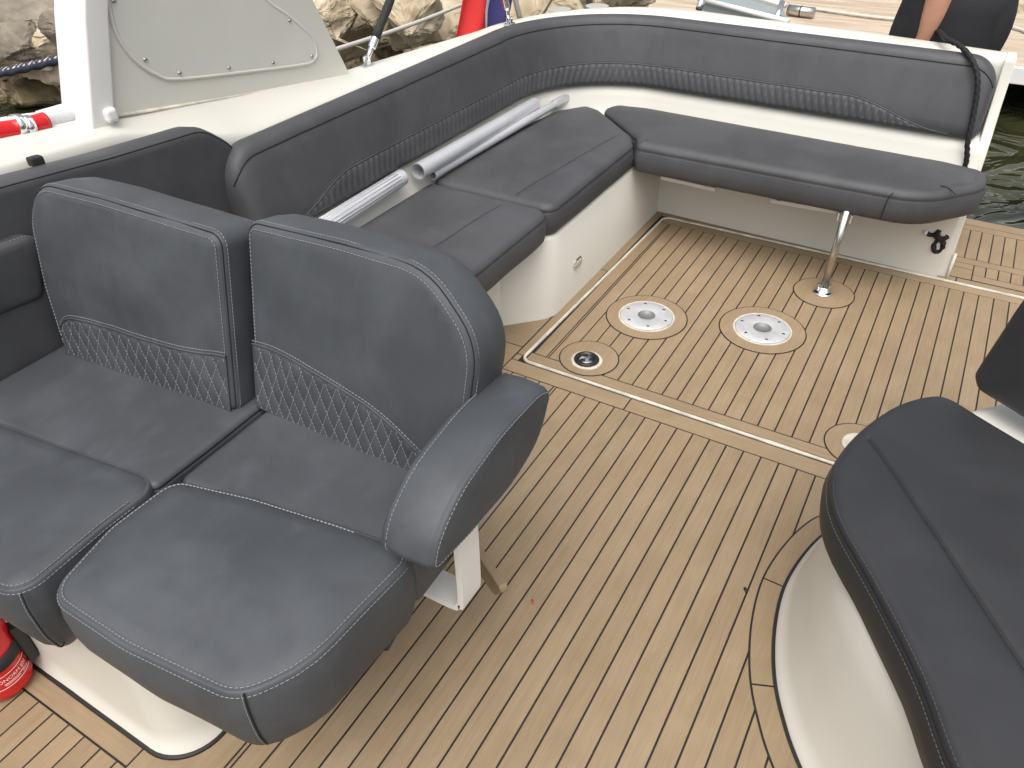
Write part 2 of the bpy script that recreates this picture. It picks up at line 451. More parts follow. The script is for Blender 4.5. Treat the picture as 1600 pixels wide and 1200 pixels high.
bank()

# ---- teak deck
deck = obj('cockpit_deck', [(-.6, -1.3, -.0016), (3.053, -1.3, -.0016), (3.053, 1.6, -.0016), (-.6, 1.6, -.0016),
                            (-.6, -1.3, -.05), (3.053, -1.3, -.05), (3.053, 1.6, -.05), (-.6, 1.6, -.05)],
           [(0, 1, 2, 3), (7, 6, 5, 4), (0, 4, 5, 1), (1, 5, 6, 2), (2, 6, 7, 3), (3, 7, 4, 0)], 'caulk', smooth=False, origin=(0, 0, 0))
tag(deck, kind='structure')
GAP = .0021
def plank(name, x0, x1, y0, y1, along='x', z=0., th=.010, parent=None, rot=0, c=.0):
    """one board, grain along its local x"""
    parent = parent or deck
    g = GAP
    x0, x1, y0, y1 = x0+g, x1-g, y0+g, y1-g
    if along == 'x': L, Wd, rz = x1-x0, y1-y0, 0
    else: L, Wd, rz = y1-y0, x1-x0, math.pi/2
    j = random.uniform(-.0003, .0003)
    e = .0006
    v = []
    for hx, hy, hz in ((0, 0, -th), (0, 0, -e), (e, e, 0)):
        v += [(-L/2+hx, -Wd/2+hy, hz), (L/2-hx, -Wd/2+hy, hz), (L/2-hx, Wd/2-hy, hz), (-L/2+hx, Wd/2-hy, hz)]
    f = [(8, 9, 10, 11)]
    for r in (0, 4):
        for k in range(4): f.append((r+k, r+(k+1) % 4, r+4+(k+1) % 4, r+4+k))
    me = bpy.data.meshes.new(name); me.from_pydata(v, [], f); me.materials.append(M['teak'])
    o = bpy.data.objects.new(name, me); COL.objects.link(o); o.parent = parent
    o.location = ((x0+x1)/2, (y0+y1)/2, z+j); o.rotation_euler = (0, 0, rz); o.location = Vector(o.location) - (wloc(parent))
    return o
# main deck, planks run fore and aft
ys = [.848 - .05*k for k in range(0, 35)]
for k in range(len(ys)-1): plank('plank', -.55, 1.703, ys[k+1], ys[k])
plank('plank', -.55, 1.703, .848, .858)
yk = .858
while yk < 1.5:
    plank('plank', .90, 1.703, yk, yk+.05); yk += .05
yk = 1.0265
k = 0
while yk < 1.58:
    plank('plank', -.55, .229, yk + .025, yk+.075) if k else plank('plank', -.55, .229, yk, yk+.025)
    yk += .05 if k else 0; k = 1
plank('margin_plank', .229, .290, 1.0265, 1.60, 'y')
plank('margin_plank', -.55, .90, .858, 1.0265)
plank('margin_plank', .29, .90, 1.0265, 1.58)
plank('margin_plank', 1.703, 1.766, -.85, .62, 'y')
plank('margin_plank', 1.703, 1.766, .62, 1.05, 'y')
plank('margin_plank', 1.703, 1.84, 1.05, 1.5, 'y'); plank('margin_plank', 1.84, 2.12, 1.05, 1.5, 'y')
# hatch: frame boards then planks
plank('hatch_frame_plank', 1.784, 1.829, -.85, 1.008, 'y')
plank('hatch_frame_plank', 1.829, 2.950, .953, 1.000)
plank('hatch_frame_plank', 2.950, 2.996, -.85, .985, 'y')
plank('plank', 1.829, 2.950, .945, .953)
y1 = .945
while y1 > -.85:
    plank('plank', 1.829, 2.950, y1-.05, y1); y1 -= .05
# margins between hatch and moulded seat bases
plank('margin_plank', 1.80, 2.45, 1.013, 1.049); plank('margin_plank', 2.45, 3.045, 1.010, 1.049)
plank('margin_plank', 3.009, 3.050, -.17, 1.012, 'y'); plank('margin_plank', 3.009, 3.050, -.85, -.17, 'y')
plank('margin_plank', 1.766, 1.800, 1.0245, 1.049, 'y')
# off-white hatch rim
rp = rounded([(1.775, -.9, 0), (1.775, 1.018, .03), (2.985, .992, .045), (3.0035, .97, .03), (3.0035, -.9, 0)], .03)
i0 = int(np.argmin(np.hypot(rp[:, 0]-3.0035, rp[:, 1]+.9)))
rp = np.roll(rp, -i0, 0)
if abs(rp[1][0]-3.0035) > .01: rp = np.roll(rp[::-1], 1, 0)
n2 = onorm(rp)
pv = []; pf = []; keep = [i for i in range(len(rp)) if not (rp[i][1] < -.899 and 1.79 < rp[i][0] < 2.99)]
for c, i in enumerate(keep):
    if c in (0, len(keep)-1): nn = np.array([0, 0])
    wv_ = .0052
    for d, z in ((-1, -.002), (-.9, .003), (-.5, .0045), (.5, .0045), (.9, .003), (1, -.002)):
        q = n2[i] if c not in (0, len(keep)-1) else np.array([1., 0]) * (1 if rp[i][0] > 2 else -1)
        wob_ = 1 + .25*noise.noise((rp[i][0]*9, rp[i][1]*9, 0))
        pv.append((rp[i][0]+q[0]*d*wv_*wob_, rp[i][1]+q[1]*d*wv_*wob_, z))
for c in range(len(keep)-1):
    for k in range(5): pf.append((c*6+k, c*6+k+1, (c+1)*6+k+1, (c+1)*6+k))
obj('hatch_rim', pv, pf, 'rimwhite', deck)

# ---- swim platform
plat = obj('swim_platform', [(x, y, z) for z in (-.0016, -.09) for x, y in ((3.056, -1.3), (3.62, -1.3), (3.62, 1.75), (3.056, 1.75))],
           [(0, 1, 2, 3), (7, 6, 5, 4), (0, 4, 5, 1), (1, 5, 6, 2), (2, 6, 7, 3), (3, 7, 4, 0)], 'caulk', smooth=False, origin=(3.056, -1.3, 0))
tag(plat, kind='structure')
plank('margin_plank', 3.054, 3.100, -1.3, -.22, 'y', parent=plat); plank('margin_plank', 3.054, 3.140, -.22, -.125, 'y', parent=plat)
yk = -.22
while yk > -1.25: plank('plank', 3.100, 3.185, yk-.043, yk, parent=plat); yk -= .043
plank('margin_plank', 3.140, 3.185, -.22, -.13, 'y', parent=plat)
plank('margin_plank', 3.185, 3.232, -1.3, -.13, 'y', parent=plat)
yk = -.137
while yk > -1.25: plank('plank', 3.232, 3.505, yk-.043, yk, parent=plat); yk -= .043
yk = -.137
while yk < 1.6: plank('plank', 3.36, 3.505, yk, yk+.043, parent=plat); yk += .043
plank('margin_plank', 3.505, 3.555, -1.3, 1.7, 'y', parent=plat)
plank('margin_plank', 3.555, 3.62, -1.3, 1.7, 'y', parent=plat)

# ================================================================= HULL
hull = thing('boat_hull', 'cream white moulded boat hull with curved gunwale around the cockpit', 'boat', (2.5, 1.6, 0))
def ss(a, b, x): t = min(1, max(0, (x-a)/(b-a))); return t*t*(3-2*t)
PATH = np.r_[np.array([(x, 1.557 - .005*max(0, x-1)) for x in np.arange(-.6, 2.66, .04)]),
             np.array([(2.68+.42*math.sin(a), 1.13+.42*math.cos(a)) for a in np.linspace(0, math.pi/2, 22)]),
             np.array([(3.10-.03*(1.13-y)/1.25, y) for y in np.arange(1.10, -.1001, -.035)])]
PATH = np.r_[PATH, [[3.071, -.103]]]
def pathframe(P):
    t = np.gradient(P, axis=0); t /= np.linalg.norm(t, axis=1)[:, None]
    return np.stack([-t[:, 1], t[:, 0]], 1)      # outward
PN = pathframe(PATH)
PS = np.r_[0, np.cumsum(np.linalg.norm(np.diff(PATH, axis=0), axis=1))]
def sweep(prof_fn, P, Nn, cap=False):
    v = []; m = None
    for i in range(len(P)):
        pr = prof_fn(i, P[i]); m = len(pr)
        for d, z in pr: v.append((P[i][0]+Nn[i][0]*d, P[i][1]+Nn[i][1]*d, z))
    f = [(i*m+k, i*m+k+1, (i+1)*m+k+1, (i+1)*m+k) for i in range(len(P)-1) for k in range(m-1)]
    if cap: f += [list(range(m)), [(len(P)-1)*m+k for k in range(m)][::-1]]
    return v, f
def ss(a, b, x): t = min(1, max(0, (x-a)/(b-a))); return t*t*(3-2*t)
SC = float(np.interp(1.13, PATH[::-1, 1], PS[::-1])) if False else None
def gun(i, p):
    x, y = p; s = PS[i]
    # outer width, rise of the sheer towards the bow
    keyS = [0, 1.6, 2.65, 3.15, PS[np.argmin(abs(PATH[:, 0]-2.68))]+.0]
    if x < 2.66 and y > 1.5:
        Wd = np.interp(x, [-.6, 1.0, 2.06, 2.55, 2.66], [.50, .42, .300, .215, .195]); zg = np.interp(x, [-.6, .85, 1.13, 2.0, 2.4], [.985, .90, .868, .752, .752])
        zi = np.interp(x, [-.6, 1.1, 1.45, 3], [.97, .85, .752, .748])
    else:
        Wd = np.interp(s - PS[np.argmin(np.abs(PATH[:, 0]-2.68)+(PATH[:, 1] < 1.5))], [0, .15, .33, .5, .66, .95, 1.4, 1.92], [.19, .195, .23, .28, .31, .288, .275, .215]); zg = .752; zi = .748
    zt = max(zg, zi)
    k = .07*(1-ss(1.12, 1.42, x)) if y > 1.5 else 0
    e2 = .125*(1-ss(.95, 1.2, x)) if y > 1.5 else 0
    return [(-.055+e2, -.08), (-.055+e2, .30), (-.052+e2, .345), (-.04+e2, .372), (-.018+e2*.9, .392), (-.004+e2*.8, .42), (.004+e2*.8, .455), (.018+e2*.8, .488), (.045+max(k, e2*.8), .503), (.122+k, .508),
            (.126+k, .62), (.128+k, zi-.03), (.130+k, zi-.010), (.137+k, zi-.001), (.155+k, zi+.004+.1*(zg-zi)), (min(.245, Wd-.03), zg), (Wd-.018, zg-.001), (Wd-.006, zg-.007), (Wd, zg-.02),
            (Wd+.012, zg-.12), (Wd+.05, zg-.15), (Wd+.05, zg-.19), (Wd+.012, zg-.22), (Wd-.02, .0), (Wd-.1, -.75)]
v, f = sweep(gun, PATH, PN)
m_ = 25
f.append([(len(PATH)-1)*m_+k for k in range(m_)])
o = obj('gunwale', v, f, 'gel', hull); sharp(o, 50)
# rounded bench base under the port seats
bo = rounded([(3.05, 1.047, 0), (2.05, 1.05, .12), (1.90, 1.20, .10), (1.88, 1.56, 0), (3.05, 1.56, 0)], .03)
o, _ = slab('bench_base', bo, [(-.006, -.01), (-.005, .012), (0, .03), (0, .302), (.01, .312)], GROUND(0), 'gel', hull, wob=.001, grid=.2); sharp(o, 50)
bo2 = rounded([(1.20, 1.12, .05), (1.20, 1.56, 0), (1.9, 1.56, 0), (1.9, 1.17, 0)], .03)
o, _ = slab('bench_base', bo2, [(0, -.01), (0, .302), (.01, .312)], GROUND(0), 'gel', hull, wob=.0005, grid=.2); sharp(o, 50)
# little finishing strips below the cushions
for (ax_, ay_, bx_, by_) in ((1033, 277, 1118, 296), (1205, 313, 1306, 331)):
    a = at_x(ax_, ay_, 2.86); b = at_x(bx_, by_, 2.86)
    bevel(MB().box((a+b)/2, (np.linalg.norm(b-a), .012, .016), (_n(b-a), np.cross([0, 0, 1], _n(b-a)), (0, 0, 1))).build('hinge_strip', 'white', hull, smooth=False), .002)
# end trim of the transom, upright post on its inboard edge
ev = []
for z_, xa, xb, ya in ((-.06, 3.034, 3.20, -.136), (.02, 3.036, 3.21, -.134), (.20, 3.050, 3.24, -.128), (.395, 3.062, 3.26, -.119), (.50, 3.10, 3.27, -.115), (.60, 3.168, 3.28, -.110), (.745, 3.185, 3.285, -.104), (.7535, 3.195, 3.278, -.1035)):
    ev += [(xa, ya+.034, z_), (xa, ya, z_), (xb, ya, z_), (xb, ya+.034, z_)]
ef = [(i*4+k, i*4+(k+1) % 4, (i+1)*4+(k+1) % 4, (i+1)*4+k) for i in range(7) for k in range(4)] + [[0, 1, 2, 3], [28, 29, 30, 31]]
bevel(sharp(obj('transom_end', ev, ef, 'gel', hull), 40), .004)
MB().tube([(3.030, -.138, -.02), (3.036, -.137, .10)], .006, 8).build('transom_edge_trim', 'gel', hull)
for px, py in ((1562, 150), (1566, 128), (1572, 118)):
    p = at_y(px, py, -.1262)
    MB().lathe([(.001, 0), (.012, .0006), (.006, .002)], p, (0, -1, 0), 8).build('gelcoat_chip', 'black', hull)
# flush round caps on the quarter
for c in ((874, 15), (933, 10)):
    p = at_z(*c, .7505)
    MB().lathe([(.050, .001), (.050, .0025), (.047, .0035), (.03, .0036), (.001, .0036)], p, n=40).build('deck_cap', 'capgrey', hull)

# side screen panel standing on the gunwale
YP = 1.80
scr = thing('side_screen', 'cream side screen panel with screwed grey inset standing on the gunwale', 'panel', tuple(at_y(360, 150, YP)))
def yp(px, py, y=YP): return at_y(px, py, y)
outl = [yp(168, 186), yp(552, 121), yp(490, 0), yp(458, -70), yp(400, -170), yp(140, -170)]
outl[0][2] -= .03; outl[1][2] -= .012
def flatprism(name, pts, th, m, parent, bv=.004, axis=(0, 1, 0)):
    n = len(pts); A = np.array(axis, float)*th
    v = [tuple(p) for p in pts] + [tuple(np.array(p)+A) for p in pts]
    f = [list(range(n)), [n+k for k in range(n)][::-1]] + [(k, (k+1) % n, n+(k+1) % n, n+k) for k in range(n)]
    o = obj(name, v, f, m, parent, smooth=False); sharp(o)
    if bv: bevel(o, bv)
    return o
flatprism('panel', outl, .045, 'gel', scr, .006)
ins = spline([yp(*q) for q in ((150, -80), (168, 0), (180, 50), (208, 92), (245, 117), (280, 123), (400, 110), (470, 101), (488, 95), (494, 82), (486, 58), (450, 25), (415, 0), (330, -80))], 5)
c0 = ins.mean(0)
bead = MB().tube([p+np.array([0, -.001, 0]) for p in ins], .0052, 8); bead.build('bead', 'gel', scr)
o = flatprism('inset', [p*.985+c0*.015+np.array([0, -.004, 0]) for p in ins], .02, 'gelgrey', scr, 0)
for q in ((176, 1), (225, 93), (279, 114), (356, 106), (425, 98), (486, 88), (451, 32)):
    p = yp(*q)+np.array([0, -.0042, 0]); MB().lathe([(.0062, 0), (.0058, .002), (.003, .0034), (.001, .0036)], p, (0, -1, 0), 12).build('screw', 'steel', scr)
# lower sill seam and sealant
MB().tube([yp(176, 182)+np.array([0, -.002, 0]), yp(360, 152)+np.array([0, -.002, 0]), yp(550, 120)+np.array([0, -.002, 0])], .0045, 6).build('sealant_bead', 'rimwhite', scr)
# thick post at its forward edge
a0, a1 = yp(148, 186), yp(140, -150)
pm = MB()
for (p, q) in ((a0, a1),):
    w = .034; d = .11
    pr = rounded([(-w, -.012, .008), (w, -.012, .008), (w, d, .02), (-w, d, .02)], .05, 5)
    n = len(pr); vv = []
    for e, yo in ((p+np.array([0, 0, -.05]), 0), ((p+q)/2+np.array([.0, 0, 0]), -.005), (q, -.015)):
        for k in pr: vv.append((e[0]+k[0], e[1]+k[1]+yo, e[2]))
    ff = [(i*n+k, i*n+(k+1) % n, (i+1)*n+(k+1) % n, (i+1)*n+k) for i in range(2) for k in range(n)] + [[2*n+k for k in range(n)]]
    pm.add(vv, ff)
sharp(pm.build('post', 'white', scr), 60)
bp_ = yp(166, 178)
o = MB().box(bp_+np.array([0, -.012, 0]), (.032, .03, .034)).build('corner_block', 'white', scr, smooth=False); bevel(o, .009, 3)

# hand rail along the gunwale with a corrugated white sleeve
hr = thing('hand_rail', 'white hand rail with ribbed sleeve running from post past the red tube', 'rail', tuple(at_y(75, 185, 1.88)))
r0 = [at_y(x_, y_, 1.87) for x_, y_ in ((-140, 222), (-60, 212), (20, 196), (60, 190))]
r1 = [at_y(x_, y_, 1.87) for x_, y_ in ((66, 190), (100, 180), (125, 172), (150, 164))]
MB().tube(spline(r0, 6), .021, 14).build('rail_tube', 'white', hr)
sp = spline(r1, 24); mbs = MB().tube(sp, [.0245 + (.0012 if i % 3 == 0 else -.0004) for i in range(len(sp))], 18); mbs.build('ribbed_sleeve', 'sleeve', hr)
red = thing('red_tube', 'bright red tube strapped beside the white hand rail at left edge', 'tube', tuple(at_y(40, 200, 1.84)))
rt = [at_y(x_, y_, 1.845) for x_, y_ in ((-150, 232), (-40, 212), (30, 201), (72, 190))]
MB().tube(spline(rt, 5), .0215, 18).build('tube_body', 'red', red)
for q in ((28, 196), (42, 198)):
    p = at_y(*q, 1.843); t_ = _n(np.array(rt[2])-np.array(rt[1]))
    MB().lathe([(.0235, -.009), (.025, -.009), (.025, .009), (.0235, .009)], p, t_, 24).build('clamp', 'chrome', red)
    MB().box(p+np.array([0, -.01, -.03]), (.026, .02, .012)).build('clamp_foot', 'chrome', red, smooth=False)

# ================================================================= CUSHIONS
def cushion(name, label, cat, poly, z0, T, m='vinyl', r=.03, crown=.006, grooves=(), group=None, stitch=True, hfun=None, grid=.03, bulge=.006, crr=.07):
    o2 = rounded(poly, .016); c = o2.mean(0)
    t = thing(name, label, cat, (c[0], c[1], z0), group)
    fr = GROUND(z0)
    slab('cover', o2, cprof(T, r, bulge), fr, m, t, crown=crown, grooves=grooves, grid=grid, hfun=hfun, cr=crr)
    if stitch:
        mb = MB(); P, NN = ringline(o2, -.0008, T-r*1.3, fr); dashes(mb, P, NN); mb.build('stitching', 'thread_dark', t, smooth=False)
    if grooves:
        g = MB()
    return t, o2
Z0 = .312; TH = .115
t1, _ = cushion('seat_cushion', 'charcoal bench cushion half hidden behind the double seat, nearest on port bench', 'cushion',
        [(1.22, 1.055, .03), (2.028, 1.05, .05), (2.028, 1.525, .03), (1.22, 1.53, .03)], Z0, TH, grooves=[((1.2, 1.262), (2.03, 1.209))])
t2, _ = cushion('seat_cushion', 'charcoal bench cushion beside the mitred corner, with aluminium tubes on it', 'cushion',
        [(2.036, 1.05, .05), (2.69, 1.045, .06), (2.765, 1.082, .05), (2.985, 1.325, .03), (3.01, 1.40, .04), (2.88, 1.487, .1), (2.65, 1.515, .1), (2.036, 1.525, .03)], Z0, TH, grooves=[((2.04, 1.212), (2.72, 1.136))])
def sternh(p): return -.012*np.clip((.14-p[:, 1])/.25, 0, 1)**2
t3, _ = cushion('seat_cushion', 'long charcoal stern bench cushion carried by a steel leg', 'cushion',
        [(2.688, 1.035, .03), (2.775, 1.07, .03), (3.0, 1.318, .03), (3.075, 1.29, .06), (3.098, 1.15, .1), (3.06, .0, .2), (3.03, -.145, .06), (2.90, -.145, .12), (2.695, .02, .22)], Z0-.004, .122, r=.036, hfun=sternh, crown=.004)
# end seams on the stern cushion
def surfline(pts, m, parent, name, r=.0016, lift=0): return MB().tube(pts, r, 6).build(name, m, parent)
e = [at_x(1375, 343, 2.688), at_x(1387, 312, 2.684), at_x(1396, 301, 2.689)]
surfline(spline(e, 5), 'seam', t3, 'end_seam')
e = [at_z(1470, 290, .428), at_z(1482, 294, .4285), at_z(1493, 304, .423)]
surfline(spline(e, 5), 'seam', t3, 'end_seam')

# ---- U-shaped backrest, swept along the path
i0 = int(np.argmin(np.abs(PATH[:, 0]-1.30)+(PATH[:, 1] < 1.5)*9))
fine = spline(PATH[i0:], 5); fine = fine[:-1]
kk = np.r_[0, np.cumsum(np.linalg.norm(np.diff(fine, axis=0), axis=1))]
endi = int(np.argmin(np.abs(fine[:, 1]+.080)+(fine[:, 0] < 3)*9)); fine = fine[:endi]; kk = kk[:endi]
FN = pathframe(fine); LB = kk[-1]
ub = thing('backrest_cushion', 'long curved charcoal backrest wrapping the port side and stern', 'cushion', (2.98, 1.43, .5))
BP = [(.02, .502), (.004, .506), (-.004, .520), (.0, .555), (.012, .60), (.026, .65), (.040, .695), (.047, .718), (.0515, .7265), (.0525, .7295), (.0535, .7335), (.060, .746), (.072, .755), (.092, .759), (.110, .756), (.121, .747), (.124, .73), (.116, .60), (.105, .505)]
def endtaper(s, r=.10):
    """height factor so that both ends are rounded"""
    e_ = min(s, LB-s)
    return math.sqrt(max(0, 1-(1-min(1, e_/r))**2))
def endbot(s, r=.022):
    e_ = min(s, LB-s); return 1 - math.sqrt(max(0, 1-(1-min(1, e_/r))**2))
zdip = lambda s: -.012*ss(LB-1.9, LB, s) if False else 0
def backprof(i, p):
    s = kk[i]; k = endtaper(s); kb = endbot(s)
    th = .55 + .45*math.sqrt(max(0, 1-(1-min(1, min(s, LB-s)/.035))**2))
    out = []
    for d, z in BP:
        zz = .502 + (z-.502)*(.55+.45*k); zz += kb*.022*(1-(z-.502)/.257)
        dd = .115 + (d-.115)*th
        w = .0022*noise.noise((p[0]*6, p[1]*6, z*7)) + .0015*noise.noise((p[0]*19, p[1]*19, z*4))
        if d < .06: dd += w
        out.append((dd, zz))
    return out
v, f = sweep(backprof, fine, FN)
m_ = len(BP); n_ = len(fine)
f += [(i*m_+m_-1, i*m_, (i+1)*m_, (i+1)*m_+m_-1) for i in range(n_-1)]
f += [list(range(m_))[::-1], [(n_-1)*m_+k for k in range(m_)]]
obj('cover', v, f, 'vinyl', ub)
def bface(s, z):
    """point on the front face of the backrest at arc length s and height z"""
    p = np.array([np.interp(s, kk, fine[:, 0]), np.interp(s, kk, fine[:, 1])]); nn = _n(np.array([np.interp(s, kk, FN[:, 0]), np.interp(s, kk, FN[:, 1])]))
    d = np.interp(z, [q[1] for q in BP[1:13]], [q[0] for q in BP[1:13]])
    d += .0022*noise.noise((p[0]*6, p[1]*6, z*7)) + .0015*noise.noise((p[0]*19, p[1]*19, z*4))
    return p, nn, d
def bandtop(s):
    a = ss(.08, .42, s); b = ss(.10, .46, LB-s)
    return .512 + .076*min(a, b)
mbq = MB(); ns = int(LB/.0045); nv = 12; vv = []
for i in range(ns+1):
    s = .07+(LB-.16)*i/ns; tz = bandtop(s)
    for j in range(nv+1):
        tj = j/nv; z = .5075 + (tz-.5075)*tj
        p, nn, d = bface(s, z)
        du, dv = .027, .075
        a = s/du+(z-.5)/dv; b = s/du-(z-.5)/dv
        pf_ = (abs(math.sin(math.pi*a))*abs(math.sin(math.pi*b)))**.55
        edge = min(1, min(tj, 1-tj)*(tz-.5075)/.006)
        hgt = .0012 + (.0060*pf_-.0010)*edge if tz-.5075 > .01 else .0008
        q = d-hgt
        vv.append((p[0]+nn[0]*q, p[1]+nn[1]*q, z))
ff = [(i*(nv+1)+j, (i+1)*(nv+1)+j, (i+1)*(nv+1)+j+1, i*(nv+1)+j+1) for i in range(ns) for j in range(nv)]
o = obj('quilted_band', vv, [g[::-1] for g in ff], 'vinyl', ub)
def bline(sz, lift):
    out = []
    for s, z in sz:
        p, nn, d = bface(s, z); out.append((p[0]+nn[0]*(d-lift), p[1]+nn[1]*(d-lift), z))
    return out
MB().tube(bline([(s, bandtop(s)+.002) for s in np.linspace(.07, LB-.09, 220)], .0012), .0026, 6).build('band_piping', 'vinyl', ub)
mb = MB(); L_ = bline([(s, bandtop(s)+.008) for s in np.linspace(.07, LB-.09, 260)], .0005); dashes(mb, L_, np.array([0, 0, 1.])*0+np.array([-.3, -.3, .9]), .006, .003, .0012)
mb.build('stitching', 'thread_dark', ub, smooth=False)
# top seam
def seamz(s): return .502+(.7295-.502)*(.55+.45*endtaper(s))
L_ = []
for i in range(1, n_-1, 1):
    s = kk[i]; pr = backprof(i, fine[i]); q = pr[9]; L_.append((fine[i][0]+FN[i][0]*(q[0]-.0006), fine[i][1]+FN[i][1]*(q[0]-.0006), q[1]))
MB().tube(L_, .0017, 6).build('top_seam', 'seam', ub)
mb = MB(); dashes(mb, [np.array(p)+np.array([0, 0, -.006]) for p in L_], np.array([-.5, -.5, .5])); mb.build('stitching', 'thread_dark', ub, smooth=False)

# ---- forward side cushions against the hull (upper backrest and lower pad)
fc = thing('hull_cushion', 'dark upright side cushion against the hull behind the double seat', 'cushion', (.9, 1.66, .52))
YC = 1.650
def plane_outline(pix, y): return [(at_y(px, py, y)[0], at_y(px, py, y)[2], r) for px, py, r in pix]
pol = [(-.4, .50, .03), (1.345, .50, .03)] + plane_outline([(404, 330, .05), (372, 230, .12), (318, 201, .10), (180, 243, .3), (0, 291, .3)], YC) + [(-.4, .98, .03)]
pol = rounded(pol, .02)
fr = frame((0, YC+.078, 0), (1, 0, .0), (0, 0, 1))          # u aft, v up, w inboard
hprof = [(.012, 0), (.002, .006), (0, .02), (-.004, .045), (0, .071), (.003, .0735), (.005, .075), (.008, .077), (.018, .079)]
slab('cover', pol, hprof, fr, 'vinyl', fc, crown=.006)
P, NN = ringline(pol, -.0008, .066, fr); mb = MB(); dashes(mb, P, NN); mb.build('stitching', 'thread_dark', fc, smooth=False)
P, NN = ringline(pol, .0042, .0750, fr); MB().tube(P, .0014, 6).build('edge_seam', 'seam', fc)
for q in ((54, 247), (343, 200)):
    p = at_y(*q, YC+.082)
    bevel(MB().box(p+np.array([0, 0, -.006]), (.030, .022, .020), (_n(np.array([1, 0, -.08])), (0, 1, 0), (0, 0, 1))).build('strap_tab', 'rubber', fc, smooth=False), .004)
lp = thing('hull_pad', 'lower charcoal side pad at left edge beside the double seat', 'cushion', (.5, 1.62, .6))
YD = 1.605
sl_ = rounded([(-.4, .33, .02), (.86, .33, .02), (.86, .66, .02), (-.4, .69, .02)], .03)
slab('lower_lining', sl_, [(.004, 0), (0, .004), (0, .018), (.006, .022)], frame((0, 1.635, 0), (1, 0, 0), (0, 0, 1)), 'vinyl', lp, crown=.003)
pol = [(-.35, .62, .02)] + plane_outline([(0, 494, .2), (70, 466, .02), (70, 362, .03), (0, 388, .2)], YD) + [(-.35, .79, .02)]
pol = rounded(pol, .02); fr2 = frame((0, YD+.05, 0), (1, 0, 0), (0, 0, 1))
slab('cover', pol, [(.01, 0), (0, .01), (-.002, .03), (0, .043), (.003, .046), (.006, .048), (.015, .050)], fr2, 'vinyl', lp, crown=.004)
P, NN = ringline(pol, -.0006, .036, fr2); mb = MB(); dashes(mb, P, NN); mb.build('stitching', 'thread', lp, smooth=False)

# ---- double seat in the foreground
ds = thing('double_seat', 'charcoal double helm seat with quilted backrests and armrest on white pedestal', 'seat', (.6, 1.0, 0))
# pedestal
po = rounded([(.287, 1.62, 0), (.287, .925, .085), (.93, .925, .08), (.93, 1.62, 0)], .03)
o, _ = slab('pedestal', po, [(-.012, -.004), (-.010, .006), (-.002, .016), (.004, .06), (.010, .30), (.006, .36), (.012, .372)], GROUND(0), 'gel', ds, wob=.001, grid=.3); sharp(o, 60)
go = rounded([(.275, 1.62, 0), (.275, .913, .095), (.942, .913, .09), (.942, 1.62, 0)], .03)
o, _ = slab('sealant', go, [(-.006, .0), (-.004, .0045), (.004, .005)], GROUND(.0), 'caulk', ds, wob=.0, grid=.5)
ZS = .52
def seatpad(name, poly, z0, z1, r, crown, m='vinyl_pale', prof=None, hfun=None, grid=.022):
    o2 = rounded(poly, .014); fr = GROUND(z0); T = z1-z0
    ob, hf = slab(name, o2, prof or cprof(T, r, .006), fr, m, ds, crown=crown, grid=grid, hfun=hfun, wob=.002)
    return ob, o2, fr, T, hf
# rear pads
seatpad('seat_pad', [(.50, 1.045, .02), (.84, 1.05, .02), (.84, 1.60, .03), (.455, 1.60, .03)], .40, .520, .016, .004)
seatpad('seat_pad', [(.595, .548, .02), (.88, .56, .03), (.88, 1.034, .02), (.535, 1.030, .02)], .40, .518, .016, .004)
def bprof(T):
    return [(.07, 0), (.046, .004), (.028, .018), (.010, .05), (-.001, .09), (-.006, T*.62), (-.006, T-.04), (-.002, T-.012), (.0005, T-.004), (.0035, T-.001), (.006, T-.0025), (.0085, T-.0005), (.018, T+.003), (.03, T+.006)]
def bolster(poly, z0, z1, skipmax, seam_y):
    ob, o2, fr, T, hf = seatpad('front_bolster', poly, z0, z1, .03, .010, prof=bprof(z1-z0))
    for off, h in ((-.001, T-.009), (.0088, T+.0008)):
        P, NN = ringline(o2, off, h, fr)
        keepi = [i for i in range(len(P)) if P[i][0] < skipmax]
        k0 = int(np.argmax(P[:, 0])); P = np.roll(P[:-1], -k0, 0); NN = np.roll(NN[:-1], -k0, 0)
        idx = [i for i in range(len(P)) if P[i][0] < skipmax]
        mb = MB(); dashes(mb, P[idx], NN[idx]*.7+np.array([0, 0, .7]), .005, .0026, .0011); mb.build('stitching', 'thread', ob, smooth=False)
    return ob, o2, fr, T
bolR, o2R, frR, TR = bolster([(.618, .546, .035), (.600, .70, .2), (.574, .87, .2), (.535, 1.030, .045), (.40, 1.034, .10), (.262, 1.00, .055), (.262, .82, .3), (.284, .615, .07), (.37, .562, .2), (.48, .556, .2)], .316, .524, .597, 0)
bolL, o2L, frL, TL = bolster([(.525, 1.046, .045), (.40, 1.046, .1), (.235, 1.035, .045), (.225, 1.2, .3), (.235, 1.50, .1), (.26, 1.60, .05), (.44, 1.60, .05), (.475, 1.45, .2), (.50, 1.25, .2)], .312, .522, .46, 0)
# vertical corner seams on the bolsters
def dropseam(x, y, dx, dy, z1, z0, parent):
    d = _n(np.array([dx, dy])); pts = []
    for z, o_ in ((z1, .000), (z1-.01, .003), (z1-.035, .0072), (z1-.09, .0065), (z1-.12, .002), (z1-.16, -.011), (z0, -.028)): pts.append((x+d[0]*o_, y+d[1]*o_, z))
    P = spline(pts, 6); mb = MB().tube(P, .0013, 6); mb.build('corner_seam', 'seam', parent)
    m2 = MB(); dashes(m2, P+np.array([.003*d[1], -.003*d[0], 0]), np.array([d[0], d[1], .2]), .005, .003, .001); m2.build('stitching', 'thread', parent, smooth=False)
dropseam(.296, .612, -.75, -.66, .523, .350, bolR)
dropseam(.245, 1.038, -.75, -.66, .521, .358, bolL)
